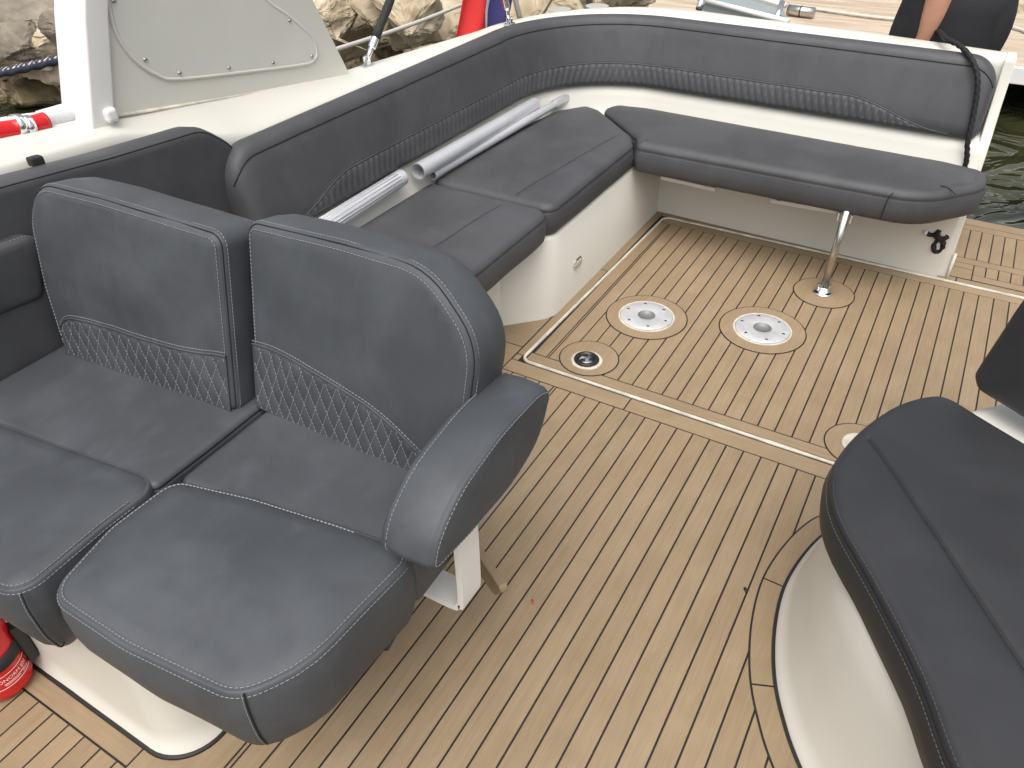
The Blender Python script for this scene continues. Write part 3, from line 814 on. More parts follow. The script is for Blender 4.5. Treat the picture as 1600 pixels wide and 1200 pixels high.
# backrests
def smoothfn(us, vs):
    P = spline(np.c_[us, vs], 10)
    return lambda u: float(np.interp(u, P[:, 0], P[:, 1]))
def helm_back(fr, poly, th, qtop, ustart, uend, vb, name='backrest'):
    o2 = rounded(poly, .014); frb = (fr[0]-fr[1][2]*th, fr[1])
    prof = [(.02, 0), (.006, .004), (0, .016), (-.004, th*.5), (-.002, th-.016), (0, th-.010), (.002, th-.0075), (.0042, th-.006), (.0055, th-.003), (.0075, th-.0012), (.011, th+.001), (.02, th+.004)]
    ob, hf = slab(name, o2, prof, frb, 'vinyl_pale', ds, crown=.013, cr=.09, grid=.022, wob=.0022, wsc=6)
    for off, h in ((-.0008, th-.014), (.0125, th+.0022)):
        P, NN = ringline(o2, off, h, frb); mb = MB(); dashes(mb, P, NN*.5+fr[1][2]*.8, .005, .0026, .0011); mb.build('stitching', 'thread', ob, smooth=False)
    P, NN = ringline(o2, .0036, th-.0058, frb); MB().tube(P, .0012, 6).build('edge_seam', 'seam', ob)
    # quilted lower panel, diamonds pressed in by the thread
    nu, nv_ = 150, 60; du, dv = .0285, .068
    us = np.linspace(ustart, uend, nu+1); pts = []; tt = []
    for u in us:
        t_ = qtop(u)
        for j in range(nv_+1): pts.append((u, vb + (t_-vb)*j/nv_)); tt.append((j/nv_, t_-vb))
    pts = np.array(pts); base = hf(pts)
    def puff(u, v):
        a = u/du+v/dv; b = u/du-v/dv
        return (abs(math.sin(math.pi*a))*abs(math.sin(math.pi*b)))**.5
    vv = []
    for (u, v), b_, (j, hgt) in zip(pts, base, tt):
        ed = min(j, 1-j)*hgt; ed = min(ed, u-ustart, uend-u)
        e_ = min(1, max(0, ed)/.010)
        vv.append((u, v, b_ + .0006 + e_*(-.0005+.0036*puff(u, v))))
    vv = tf(frb, vv)
    ff = [(i*(nv_+1)+j, (i+1)*(nv_+1)+j, (i+1)*(nv_+1)+j+1, i*(nv_+1)+j+1) for i in range(nu) for j in range(nv_)]
    q = obj('quilted_panel', vv, ff, 'vinyl_pale', ds)
    mb = MB()
    for sgn in (1, -1):
        for k in range(-30, 40):
            # u/du + sgn*v/dv = k
            seg = []
            for v in np.arange(vb+.003, vb+.30, .0015):
                u = (k - sgn*v/dv)*du
                if ustart+.004 < u < uend-.004 and v < qtop(u)-.004: seg.append((u, v))
                else:
                    if len(seg) > 4:
                        hh = hf(seg)+.0004; dashes(mb, tf(frb, np.c_[np.array(seg), hh]), fr[1][2], .0052, .0026, .0011, .0011)
                    seg = []
            if len(seg) > 4:
                hh = hf(seg)+.0004; dashes(mb, tf(frb, np.c_[np.array(seg), hh]), fr[1][2], .0052, .0026, .0011, .0011)
    mb.build('stitching', 'thread', q, smooth=False)
    bl = np.array([(u, qtop(u)) for u in np.linspace(ustart, uend, 120)])
    hh = hf(bl); MB().tube(tf(frb, np.c_[bl, hh+.0008]), .0024, 6).build('panel_piping', 'vinyl_pale', q)
    mb = MB(); b2 = bl+np.array([0, .007]); dashes(mb, tf(frb, np.c_[b2, hf(b2)]), fr[1][2], .0052, .0022, .0011); mb.build('stitching', 'thread', q, smooth=False)
    return ob
# inboard backrest: u from outboard edge (y=1.058) towards the centre line
frB = frame((.762, 1.060, .507), (.0, -1, 0), (.088, 0, .385))
helm_back(frB, [(0, 0, .03), (.43, 0, .06), (.497, .12, .18), (.505, .30, .12), (.40, .402, .13), (.22, .402, .3), (.0, .392, .03)], .115,
          smoothfn([0, .08, .16, .25, .34, .41, .45], [.150, .156, .150, .132, .104, .062, .015]), .006, .447, .010)
frA = frame((.686, 1.578, .512), (.075, -1, 0), (.085, 0, .375))
helm_back(frA, [(0.012, 0, .05), (.505, 0, .025), (.505, .372, .03), (.20, .385, .3), (.02, .385, .09), (-.022, .30, .12), (-.018, .16, .2)], .125,
          smoothfn([0.010, .022, .05, .10, .18, .30, .42, .47, .505], [.040, .072, .098, .110, .114, .116, .122, .128, .132]), .022, .496, .010)
# armrest
af = frame((.0, .572, 0), (1, 0, 0), (0, 0, 1))     # u aft, v up, w = u x v = -y (inboard)
ao = rounded([(.552, .576, .018), (.66, .560, .2), (.80, .552, .3), (.895, .585, .09), (.938, .672, .028), (.89, .698, .10), (.76, .703, .4), (.640, .682, .2), (.572, .632, .1)], .012)
aw = .098
apr = [(.010, 0), (.003, .002), (0, .008), (-.003, aw*.5), (0, aw-.012), (.001, aw-.008), (.003, aw-.006), (.0035, aw-.004), (.005, aw-.001), (.008, aw+.0008), (.013, aw+.002)]
oa, hfa = slab('armrest', ao, apr, af, 'vinyl_pale', ds, crown=.006, grid=.02, wob=.002)
for off, h in ((.0085, aw+.0006),):
    P, NN = ringline(ao, off, h, af); mb = MB(); dashes(mb, P, NN*.7+np.array([0, -.5, 0]), .005, .0026, .0011); mb.build('stitching', 'thread', oa, smooth=False)
P, NN = ringline(ao, -.001, .013, af); mb = MB(); dashes(mb, P, NN, .005, .0026, .0011); mb.build('stitching', 'thread', oa, smooth=False)
# dark seat box below the armrest
sb = rounded([(.56, .575, .03), (.88, .585, .05), (.90, 1.5, .02), (.56, 1.5, .02)], .03)
slab('seat_shell', sb, [(.07, .0), (.03, .012), (.01, .04), (0, .115)], GROUND(.335), 'vinyl_pale', ds, wob=.001, grid=.2)
# white bent bracket that carries the armrest
bt = .006; x0, x1 = .690, .752
pth = [(.528, .60), (.528, .325), (.536, .296), (.556, .284), (.66, .282)]
pt = spline(pth, 5); vv = []
for i, (y_, z_) in enumerate(pt):
    t_ = _n(pt[min(i+1, len(pt)-1)]-pt[max(i-1, 0)]); nn = np.array([-t_[1], t_[0]])
    for xx, s_ in ((x0, 1), (x1, 1), (x1, -1), (x0, -1)): vv.append((xx, y_+nn[0]*bt*s_, z_+nn[1]*bt*s_))
n4 = len(pt)
ff = [(i*4+k, i*4+(k+1) % 4, (i+1)*4+(k+1) % 4, (i+1)*4+k) for i in range(n4-1) for k in range(4)] + [[0, 1, 2, 3], [n4*4-4+k for k in range(4)]]
bevel(sharp(obj('armrest_bracket', vv, ff, 'white', ds)), .002)
# teak board under the seat
q0, q1, q2, q3 = [at_z(400+a/4, 850+b/4, .17) for a, b in ((1350, 20), (1530, 290), (1490, 330), (1310, 190))]
u_ = _n((q1-q0)*np.array([1, 1, 0])); n_u = np.array([-u_[1], u_[0], 0])
if n_u @ np.array([-1, 0, 0]) < 0: n_u = -n_u
fw = (q0 - u_*.10, np.stack([u_, np.array([0, 0, 1.]), -n_u]))
L_ = np.linalg.norm(q1-q0)+.10
wp = rounded([(0, -.07, 0), (L_-.03, -.055, .03), (L_, -.01, .02), (L_-.005, .004, .008), (0, .004, .002)], .02)
o, _ = slab('teak_board', wp, [(.001, 0), (0, .002), (0, .016), (.001, .018)], fw, 'teak', ds, wob=0, grid=.3); sharp(o, 40)
# dangling strap below the outboard bolster
MB().tube(spline([at_x(40, 968, .262), at_x(66, 992, .262), at_x(75, 985, .262), at_x(74, 965, .262)], 5), .008, 8).build('strap_loop', 'rubber', bolL)

# ---- fire extinguisher against the pedestal
fe = thing('fire_extinguisher', 'red fire extinguisher with black strap standing by the white pedestal', 'extinguisher', (.222, 1.400, 0))
ER = .057
MB().lathe([(.02, .003), (.045, .004), (ER-.004, .012), (ER, .028), (ER, .29), (ER-.006, .315), (.035, .335), (.018, .345), (.018, .37)], (.222, 1.400, 0), n=48).build('cylinder', 'red', fe)
MB().lathe([(ER+.0005, .098), (ER+.0035, .098), (ER+.0035, .128), (ER+.0005, .128)], (.222, 1.400, 0), n=48).build('strap', 'rubber', fe)
bevel(MB().box((.278, 1.372, .10), (.022, .03, .11)).build('wall_bracket', 'black', fe, smooth=False), .003)
MB().lathe([(.02, .37), (.02, .40), (.012, .41)], (.222, 1.400, 0), n=20).build('valve', 'chrome', fe)
MB().box((.19, 1.400, .415), (.12, .02, .012)).box((.19, 1.400, .392), (.10, .018, .008), (_n(np.array([1, 0, .1])), (0, 1, 0), _n(np.array([-.1, 0, 1])))).build('lever', 'black', fe, smooth=False)
def wraptext(body, size, zc, ang0, r, parent, name, m='white'):
    cu = bpy.data.curves.new(name, 'FONT'); cu.body = body; cu.size = size; cu.align_x = 'CENTER'; cu.resolution_u = 3
    to = bpy.data.objects.new('tmp', cu); COL.objects.link(to)
    bpy.context.view_layer.update()
    me = to.evaluated_get(bpy.context.evaluated_depsgraph_get()).to_mesh()
    bmt = bmesh.new(); bmt.from_mesh(me); bmesh.ops.triangulate(bmt, faces=bmt.faces)
    vs = [v.co.copy() for v in bmt.verts]; fs = [[v.index for v in f.verts] for f in bmt.faces]; bmt.free()
    bpy.data.objects.remove(to)
    vv = []
    for c in vs:
        a = ang0 + c.x/r; vv.append((.222+math.cos(a)*r, 1.400+math.sin(a)*r, zc+c.y))
    return obj(name, vv, fs, m, parent, smooth=False)
A0 = math.radians(283)
wraptext('ÖNORM EN 3', .0125, .064, A0, ER+.0006, fe, 'lettering')
for zc, a_, b_ in ((.0575, -.52, .35), (.0535, -.50, .10), (.0535, .22, .50)):
    arc = [(.222+math.cos(A0+q)*(ER+.0004), 1.400+math.sin(A0+q)*(ER+.0004), zc) for q in np.linspace(a_, b_, 14)]
    MB().tube(arc, .0006, 4).build('print_line', 'white', fe)
for zc in (.081, .046):
    MB().lathe([(ER+.0002, zc-.0005), (ER+.0006, zc-.0005), (ER+.0006, zc+.0005), (ER+.0002, zc+.0005)], (.222, 1.400, 0), n=48).build('print_line', 'white', fe)

# ---- right-hand lounge seat (angled, partly in frame)
rs = thing('lounge_seat', 'dark angled lounge seat on flared white base at the right edge', 'seat', (1.2, -.3, 0))
bb = [(1.80, -.255), (1.66, -.13), (1.55, -.06), (1.497, -.027), (1.406, .002), (1.287, .019), (1.163, .008), (1.046, -.023), (.957, -.066), (.883, -.116), (.78, -.205), (.68, -.31), (.60, -.45), (.58, -.62)]
bs = spline(bb, 5); inner = [(.58, -1.1), (1.95, -1.1), (1.95, -.5)]
def basering(off, z):
    t_ = np.gradient(bs, axis=0); t_ /= np.linalg.norm(t_, axis=1)[:, None]; nn = np.stack([-t_[:, 1], t_[:, 0]], 1)  # left of travel
    # outward = towards +y / -x side
    if (nn[len(nn)//3] @ np.array([0, 1])) < 0: nn = -nn
    pts = bs + nn*off
    return [(p[0], p[1], z) for p in pts] + [(p[0], p[1], z) for p in inner]
rings = [basering(.004, -.002), basering(.003, .012), basering(-.004, .02), basering(-.016, .06), basering(-.03, .16), basering(-.042, .28), basering(-.05, .345), basering(-.058, .357), basering(-.075, .36)]
nb = len(rings[0]); vv = [p for r in rings for p in r]
ff = [(i*nb+k, i*nb+(k+1) % nb, (i+1)*nb+(k+1) % nb, (i+1)*nb+k) for i in range(len(rings)-1) for k in range(nb)] + [[(len(rings)-1)*nb+k for k in range(nb)]]
o = obj('base', vv, ff, 'gel', rs); sharp(o, 55)
def flatloop(name, pts, z, th, m, parent):
    n = len(pts); v = [(p[0], p[1], z) for p in pts]+[(p[0], p[1], z-th) for p in pts]
    return sharp(obj(name, v, [list(range(n)), [n+k for k in range(n)][::-1]]+[(k, n+k, n+(k+1) % n, (k+1) % n) for k in range(n)], m, parent, smooth=False))
flatloop('sealant', basering(.011, 0), .0050, .006, 'caulk', rs)
# curved teak margin round it, in three boards, belongs to the deck
flatloop('margin_caulk', [p for p in basering(.0595, 0)], .0008, .003, 'caulk', deck)
t_ = np.gradient(bs, axis=0); t_ /= np.linalg.norm(t_, axis=1)[:, None]; bn = np.stack([-t_[:, 1], t_[:, 0]], 1)
if (bn[len(bn)//3] @ np.array([0, 1])) < 0: bn = -bn
def marg(i0_, i1_):
    A = [bs[i]+bn[i]*.055 for i in range(i0_, i1_)]; B = [bs[i]+bn[i]*.009 for i in range(i0_, i1_)]
    # leave a caulk joint at both ends
    A[0] = A[0]+_n(A[1]-A[0])*.002; B[0] = B[0]+_n(B[1]-B[0])*.002; A[-1] = A[-1]+_n(A[-2]-A[-1])*.002; B[-1] = B[-1]+_n(B[-2]-B[-1])*.002
    n = len(A); v = [(p[0], p[1], .0022) for p in A]+[(p[0], p[1], .0022) for p in B]+[(p[0], p[1], -.002) for p in A]
    f_ = [(k, k+1, n+k+1, n+k) for k in range(n-1)] + [(2*n+k, 2*n+k+1, k+1, k) for k in range(n-1)]
    o = obj('curved_margin_plank', v, f_, 'teak', deck, smooth=False, origin=(A[n//2][0], A[n//2][1], 0))
    return o
def nearest(p): return int(np.argmin(np.hypot(bs[:, 0]-p[0], bs[:, 1]-p[1])))
ja, jb = nearest((1.295, .019)), nearest((1.02, -.03))
marg(0, ja+1); marg(ja, jb+1); marg(jb, len(bs))
# seat cushion with one diagonal seam
fe_ = spline([(1.540, -.22), (1.570, -.165), (1.562, -.125), (1.50, -.070), (1.40, -.024), (1.30, .004), (1.20, .008), (1.10, -.024), (.97, -.115), (.84, -.198), (.70, -.268), (.60, -.36), (.57, -.46)], 4)
rc = rounded([tuple(p) for p in fe_] + [(.57, -.95, .03), (1.40, -.95, .03), (1.40, -.52, .1), (1.49, -.31, .1)], .016)
def rh(p): return -.010*np.exp(-((p[:, 0]-1.3)**2)/.02)*0
ob, _ = slab('seat_cushion', rc, cprof(.105, .022, .006), GROUND(.352), 'vinyl_dark', rs, crown=.010, grooves=[((1.37, -.020), (.90, -.342))], grid=.025, gdepth=.006)
for off, h in ((-.001, .105-.029), (.007, .105-.007)):
    P, NN = ringline(rc, off, h, GROUND(.352)); mb = MB(); dashes(mb, P, NN*.7+np.array([0, 0, .6]), .005, .003, .0011); mb.build('stitching', 'thread_dark', ob, smooth=False)
fb = frame((1.69, -.192, .412), (-.47, -.88, 0), (.06, -.02, 1))
bk = rounded([(0, .03, .03), (.02, 0, .03), (.9, -.05, .03), (.9, .42, .1), (.12, .42, .12), (.02, .25, .2)], .02)
slab('backrest', bk, cprof(.10, .028, .004), (fb[0]-fb[1][2]*.10, fb[1]), 'vinyl_dark', rs, crown=.012)

# ================================================================= FLOOR FITTINGS
def ringpatch(c, r, name='ring_margin'):
    c = (c[0], c[1]); n = 56
    v = [(c[0]+r*math.cos(2*math.pi*k/n), c[1]+r*math.sin(2*math.pi*k/n), .0009) for k in range(n)]
    obj('ring_caulk', v, [list(range(n))], 'caulk', deck, smooth=False, origin=(c[0], c[1], 0))
    r2 = r-.0042
    v = [(c[0]+r2*math.cos(2*math.pi*k/n), c[1]+r2*math.sin(2*math.pi*k/n), .0019) for k in range(n)] + [(c[0]+r2*math.cos(2*math.pi*k/n), c[1]+r2*math.sin(2*math.pi*k/n), .0005) for k in range(n)]
    obj(name, v, [list(range(n))]+[(k, n+k, n+(k+1) % n, (k+1) % n) for k in range(n)], 'teak', deck, smooth=False, origin=(c[0], c[1], 0))
def table_socket(c, label, r=.098):
    t = thing('table_socket', label, 'socket', (c[0], c[1], .002), 'round table sockets in the floor')
    MB().lathe([(r+.006, 0), (r+.006, .002), (r+.004, .0035), (r-.001, .0038), (r-.001, .001)], (c[0], c[1], .0018), n=56, caps=False).build('bedding_ring', 'rimwhite', t)
    pl = MB().lathe([(r-.002, 0), (r-.002, .004), (r-.006, .0062), (.034, .0066), (.031, .0055), (.030, -.0005), (.02, -.001), (.001, -.001)], (c[0], c[1], .0022), n=56).build('plate', 'alu', t); sharp(pl, 40)
    MB().lathe([(.0305, .0), (.0305, .0064), (.029, .0064), (.029, .0004), (.001, .0003)], (c[0], c[1], .0024), n=40).build('bore', 'bore', t)
    for k in range(6):
        a = k*math.pi/3+.45; p = (c[0]+r*.78*math.cos(a), c[1]+r*.78*math.sin(a), .0086)
        MB().lathe([(.0055, 0), (.005, .0012), (.002, .0004), (.001, .0004)], p, n=12).build('screw', 'steel', t)
    return t
c1 = (2.218, .756); c2 = (2.338, .375)
ringpatch(c1, .145); ringpatch(c2, .148); ringpatch((2.690, .245), .110); ringpatch((1.892, .826), .100); ringpatch((1.885, -.035), .100)
table_socket(c1, 'round aluminium table socket nearest the port bench', .094)
table_socket(c2, 'round aluminium table socket between the steel leg and hatch edge', .094)
t = thing('deck_socket', 'small black and chrome round socket in the hatch corner', 'socket', (1.872, .826, .002))
MB().lathe([(.052, 0), (.052, .003), (.048, .005), (.042, .0052), (.041, .002)], (1.874, .826, .0018), n=40, caps=False).build('bedding_ring', 'rimwhite', t)
MB().lathe([(.041, 0), (.041, .010), (.037, .013), (.030, .0135), (.029, .003), (.001, .002)], (1.872, .826, .002), n=40).build('collar', 'black', t)
MB().lathe([(.028, .002), (.027, .006), (.02, .009), (.001, .010)], (1.872, .826, .002), n=32).build('insert', 'chrome', t)
for a in (.6, .6+2.09, .6+4.19):
    MB().lathe([(.009, 0), (.0088, .0035), (.001, .0036)], (1.872+.0165*math.cos(a), .826+.0165*math.sin(a), .0085), n=16).build('finger_hole', 'black', t)
t = thing('deck_socket', 'pale round floor fitting half hidden by the lounge seat', 'socket', (1.885, -.035, .002))
MB().lathe([(.052, 0), (.052, .004), (.045, .006), (.04, .003), (.001, .003)], (1.885, -.035, .0018), n=40).build('bedding_ring', 'rimwhite', t)
# steel leg under the stern bench
t = thing('bench_leg', 'slim stainless steel leg under the stern bench cushion', 'leg', (2.687, .248, 0))
MB().tube([(2.687, .248, .01), (2.692, .243, .330)], .0135, 18).build('tube', 'steel', t)
MB().lathe([(.036, 0), (.036, .004), (.031, .008), (.02, .010), (.018, .024), (.001, .025)], (2.687, .248, .0018), n=32).build('foot_flange', 'chrome', t)
for s_ in (-1, 1): bevel(MB().box((2.687, .248+s_*.019, .024), (.026, .005, .036)).build('clevis_cheek', 'chrome', t, smooth=False), .002)
MB().tube([(2.687, .222, .03), (2.687, .274, .03)], .004, 8).build('pivot_pin', 'steel', t)
for s_ in (-1, 1): bevel(MB().box((2.70, .243+s_*.021, .302), (.03, .006, .03)).build('top_bracket', 'chrome', t, smooth=False), .002)
# courtesy light
t = thing('courtesy_light', 'small oval courtesy light set in the white bench base', 'light', tuple(at_y(903, 410, 1.047)))
p = at_y(903, 410, 1.0455)
eo = rounded([(-.03, -.02, .019), (.03, -.02, .019), (.03, .02, .019), (-.03, .02, .019)], .02)
fl = frame(p+np.array([0, .0015, 0]), (1, 0, 0), (0, 0, 1))
o, _ = slab('bezel', eo, [(0, 0), (0, .003), (.004, .006), (.007, .006)], fl, 'chrome', t, wob=0, grid=.2); sharp(o, 50)
eo2 = rounded([(-.022, -.013, .012), (.022, -.013, .012), (.022, .013, .012), (-.022, .013, .012)], .02)
slab('lens', eo2, [(0, .004), (0, .0065), (.004, .008)], fl, 'lens', t, wob=0, grid=.2)
# black knob under the stern cushion
t = thing('catch_knob', 'small black catch knob under the stern cushion', 'knob', tuple(at_x(1217, 313, 2.76)))
p = at_x(1217, 312, 2.76); MB().lathe([(.004, .02), (.010, .014), (.013, .006), (.010, 0), (.001, -.002)], p, n=16).build('knob', 'black', t)

# ================================================================= LOOSE THINGS
def hollow(name, a, b, r, wall, m, parent):
    a = np.array(a); b = np.array(b); d = _n(b-a); L = np.linalg.norm(b-a)
    return sharp(MB().lathe([(r-wall, .12), (r-wall, 0), (r, 0), (r, L), (r-wall, L), (r-wall, L-.12)], a, d, 28).build(name, m, parent), 50)
def pole(a, b, r, label, colr=None, ribs=False):
    t = thing('aluminium_tube', label, 'tube', tuple((np.array(a)+b)/2), 'aluminium tubes lying on the port bench')
    hollow('tube', a, b, r, .0025, 'anod', t)
    d = _n(np.array(b)-a)
    if colr:
        L = np.linalg.norm(np.array(b)-a)
        for s0, s1, rr in colr: sharp(MB().lathe([(rr-.003, s0), (rr, s0), (rr, s1), (rr-.003, s1)], a, d, 28, False).build('end_sleeve', 'anod', t), 50)
    if ribs:
        L = np.linalg.norm(np.array(b)-a); x = _n(np.cross(d, [0, 0, 1])); y = np.cross(x, d)
        for k in range(16):
            q = 2*math.pi*k/16; c = r*(x*math.cos(q)+y*math.sin(q)); MB().tube([np.array(a)+c+d*.03, np.array(b)+c-d*.03], .0016, 5).build('flute', 'anod', t)
    return t
zc = .312+.115
pA, pB = at_y(653, 268, 1.512), at_y(835, 163, 1.522)
pole(pA, pB, .027, 'thicker plain aluminium tube with open end lying along the port bench', [(0, .05, .0282)])
pA, pB = at_z(676, 274, zc+.017), at_z(884, 153, zc+.028)
pole(pA, pB, .0155, 'thin aluminium tube with dark tipped collar beside the thicker tube', [(0, .022, .0175), (.03, .045, .0168), (np.linalg.norm(pB-pA)-.10, np.linalg.norm(pB-pA), .020)])
pA, pB = at_y(628, 277, 1.535), at_y(455, 385, 1.53)
pole(pA, pB, .026, 'fluted aluminium tube partly hidden behind the double seat backrest', [(0, .03, .0268)], True)

# black rope over the transom with eye knot
rp_ = thing('mooring_rope', 'black braided rope hung over the transom end with knotted tail', 'rope', (3.05, -.05, .1))
pts = [(3.46, .20, .74), (3.36, .165, .775), at_x(1478, 62, 3.22)+np.array([0, 0, .003]), at_x(1500, 72, 3.17), at_x(1518, 92, 3.12), at_x(1527, 118, 3.093), at_x(1526, 150, 3.08), at_x(1519, 190, 3.066), at_x(1512, 222, 3.055), at_x(1510, 252, 3.06), (3.066, -.066, .36), (3.045, -.066, .30), at_x(1478, 345, 3.03), at_x(1473, 362, 3.03)]
def braid(pts, r, name, m, parent, tw=260, n=10, step=.004):
    P = spline(pts, 12); s = np.r_[0, np.cumsum(np.linalg.norm(np.diff(P, axis=0), axis=1))]
    m_ = int(s[-1]/step); P = np.array([[np.interp(x, s, P[:, i]) for i in range(3)] for x in np.linspace(0, s[-1], m_)])
    v = []; up = np.array([0, 0, 1.])
    for i in range(m_):
        T = _n(P[min(i+1, m_-1)]-P[max(i-1, 0)])
        if abs(T@up) > .95: up = np.array([1., .2, 0])
        a = _n(np.cross(T, up)); b = np.cross(a, T); up = b
        for k in range(n):
            q = 2*math.pi*k/n; rr = r*(1+.16*math.cos(3*q - i*step*tw)); v.append(P[i]+rr*(a*math.cos(q)+b*math.sin(q)))
    f = [(i*n+k, i*n+(k+1) % n, (i+1)*n+(k+1) % n, (i+1)*n+k) for i in range(m_-1) for k in range(n)] + [list(range(n))[::-1], [(m_-1)*n+k for k in range(n)]]
    return obj(name, v, f, m, parent)
braid(pts, .0085, 'rope_body', 'rope', rp_)
kc = at_x(1470, 366, 3.03)
kn = [kc+np.array(q) for q in ((0, .0, .012), (-.015, .018, .004), (-.02, 0, -.012), (-.012, -.022, 0), (.004, -.01, .014), (-.012, .012, .014), (-.022, .004, -.004), (-.01, -.012, -.018))]
braid(kn, .009, 'knot', 'rope', rp_)
lc = kc+np.array([-.012, -.006, -.046])
lp_ = [lc+np.array([.004*math.sin(2*a), .015*math.cos(a), .024*math.sin(a)+.006]) for a in np.linspace(1.2, 1.2+2*math.pi, 18)]
braid(lp_, .009, 'eye_loop', 'rope', rp_)
braid([kc+np.array([-.01, .01, 0]), kc+np.array([-.014, .03, -.004]), kc+np.array([-.016, .046, .001])], .008, 'tail', 'rope', rp_)
MB().tube([kc+np.array([-.016, .045, .001]), kc+np.array([-.017, .058, .003])], .0085, 10).build('whipped_end', 'whiteflag', rp_)

# bimini struts
def strut(foot, top, label):
    foot = np.array(foot); top = np.array(top); d = _n(top-foot)
    t = thing('bimini_strut', label, 'strut', tuple(foot))
    bevel(MB().box(foot+np.array([0, 0, .002]), (.05, .028, .005)).build('foot_plate', 'chrome', t, smooth=False), .0015)
    for s_ in (-1, 1): bevel(MB().box(foot+np.array([0, s_*.008, .016]), (.016, .004, .028)).build('hinge_cheek', 'chrome', t, smooth=False), .001)
    MB().tube([foot+np.array([0, -.016, .022]), foot+np.array([0, .016, .022])], .004, 8).build('hinge_pin', 'chrome', t)
    MB().tube([foot+np.array([0, 0, .016]), foot+np.array([0, 0, .016])+d*.03, foot+np.array([0, 0, .016])+d*.045], [.007, .008, .011], 14).build('eye_end', 'chrome', t)
    sharp(MB().lathe([(.010, .045), (.0135, .048), (.0135, .085), (.011, .088)], foot+np.array([0, 0, .016]), d, 20).build('ferrule', 'chrome', t))
    a = foot+np.array([0, 0, .016])+d*.083
    P = [a+(top-a)*k/14 for k in range(15)]
    MB().tube(P, [.0145+.0012*math.sin(k*1.9) for k in range(15)], 14).build('padded_tube', 'rubber', t)
    return t
strut(at_z(574, 103, .753), at_y(650, -100, 1.80), 'black padded bimini strut with chrome foot aft of the side screen')
strut(at_z(796, 38, .753), at_y(762, -110, 1.72), 'black padded bimini strut beside the flag, only its foot showing')
# flag
fg = thing('flag', 'red white and blue flag hanging over the far gunwale', 'flag', (2.75, 1.83, .7))
def cloth(name, u0, u1, m):
    v = []; nu, nv_ = 14, 18
    a0, a1 = np.array(at_y(712, 62, 1.80)), np.array(at_y(782, 45, 1.80))
    for i in range(nu+1):
        u = u0+(u1-u0)*i/nu
        for j in range(nv_+1):
            w = j/nv_; p = a0*(1-u)+a1*u + np.array([.27*w+.010*math.sin(w*9+u*3), 0, 0]); p[2] = .66 + w*.62
            p[1] += .025*math.sin(u*9+w*3.0+1)+.010*math.sin(u*19-w*4)
            v.append(p)
    f = [(i*(nv_+1)+j, (i+1)*(nv_+1)+j, (i+1)*(nv_+1)+j+1, i*(nv_+1)+j+1) for i in range(nu) for j in range(nv_)]
    o = obj(name, v, f, m, fg); sd_ = o.modifiers.new('solid', 'SOLIDIFY'); sd_.thickness = .0015
cloth('red_stripe', 0, .52, 'redflag'); cloth('white_stripe', .52, .74, 'whiteflag'); cloth('blue_stripe', .74, 1.08, 'blueflag')
MB().tube([(2.99, 1.70, .70), (2.98, 1.79, 1.0), (2.97, 1.86, 1.35)], .011, 12).build('flag_staff', 'wrope', fg)

# small debris on the deck
for (px, py, m, lab, r) in ((832, 940, 'red', 'tiny red sliver lying on the deck planks', .0022), (1165, 922, 'black', 'dark crumb on a plank near the lounge seat', .004)):
    p = at_z(px, py, .002)
    o = MB().tube([p+np.array([-.006, -.004, .001]), p+np.array([.004, .003, .001])], [r*.6, r], 6).build('debris', m)
    tag(o, lab, 'debris')

# ================================================================= BACKGROUND
# dock
dk = thing('dock', 'weathered timber dock behind the stern', 'dock', (7.9, -1, -.2))
xw = [7.10, 7.36, 7.62, 7.88, 8.14, 8.40, 8.66, 8.92]
for i in range(len(xw)-1):
    o = MB().box(((xw[i]+xw[i+1])/2, -2.2, -.23+random.uniform(-.004, .004)), (xw[i+1]-xw[i]-.012, 11.0, .06)).build('plank', 'dock', dk, smooth=False); bevel(o, .006)
o = MB().box((7.085, -2.2, -.27), (.05, 11.0, .12)).build('edge_board', 'white', dk, smooth=False); bevel(o, .006)
for y_ in (-5, -2.6, -.9, .9, 2.9):
    MB().tube([(7.35, y_, -1.8), (7.35, y_, -.26)], .11, 12).build('pile', 'dockdark', dk)
MB().box((8.3, -2.2, -.6), (.3, 11, .7)).build('under_dock_shade', 'dockdark', dk, smooth=False)  # dark block standing in for the shade under the dock
# rope lying on the dock
wr = thing('dock_rope', 'pale twisted rope lying along the dock', 'rope', tuple(at_z(1330, 20, -.19)))
braid([at_z(x_, y_, -.182) for x_, y_ in ((1235, 8), (1275, 14), (1330, 22), (1390, 29), (1480, 36), (1560, 38), (1600, 48), (1660, 70))], .014, 'rope_body', 'wrope', wr, tw=60, n=8, step=.02)
# gangway
gw = thing('gangway', 'grey gangway deck with white edge rail behind the stern', 'gangway', (4.6, 1.6, .3))
g0, g1, g2, g3 = at_z(1092, 4, .42), at_z(1230, 40, .42), at_z(1226, 14, .36), at_z(1104, -22, .36)
gv = [np.array(g) for g in (g0, g1, g2, g3)]
o = obj('tread', [tuple(p) for p in gv]+[tuple(p-np.array([0, 0, .04])) for p in gv], [(0, 1, 2, 3), (7, 6, 5, 4), (0, 4, 5, 1), (1, 5, 6, 2), (2, 6, 7, 3), (3, 7, 4, 0)], 'gangway', gw, smooth=False); sharp(o)
MB().tube([gv[0]+np.array([0, 0, .02]), gv[1]+np.array([0, 0, .02])], .016, 10).build('edge_rail', 'white', gw)
MB().tube([gv[2]+np.array([0, 0, .02]), gv[3]+np.array([0, 0, .02])], .016, 10).build('edge_rail', 'white', gw)
MB().tube([at_z(1092, 14, .46), at_z(1100, -8, .52)], .02, 12).build('pivot', 'chrome', gw)
MB().tube([at_z(1213, 30, .40), at_z(1222, 4, .46)], .018, 12).build('pivot', 'chrome', gw)
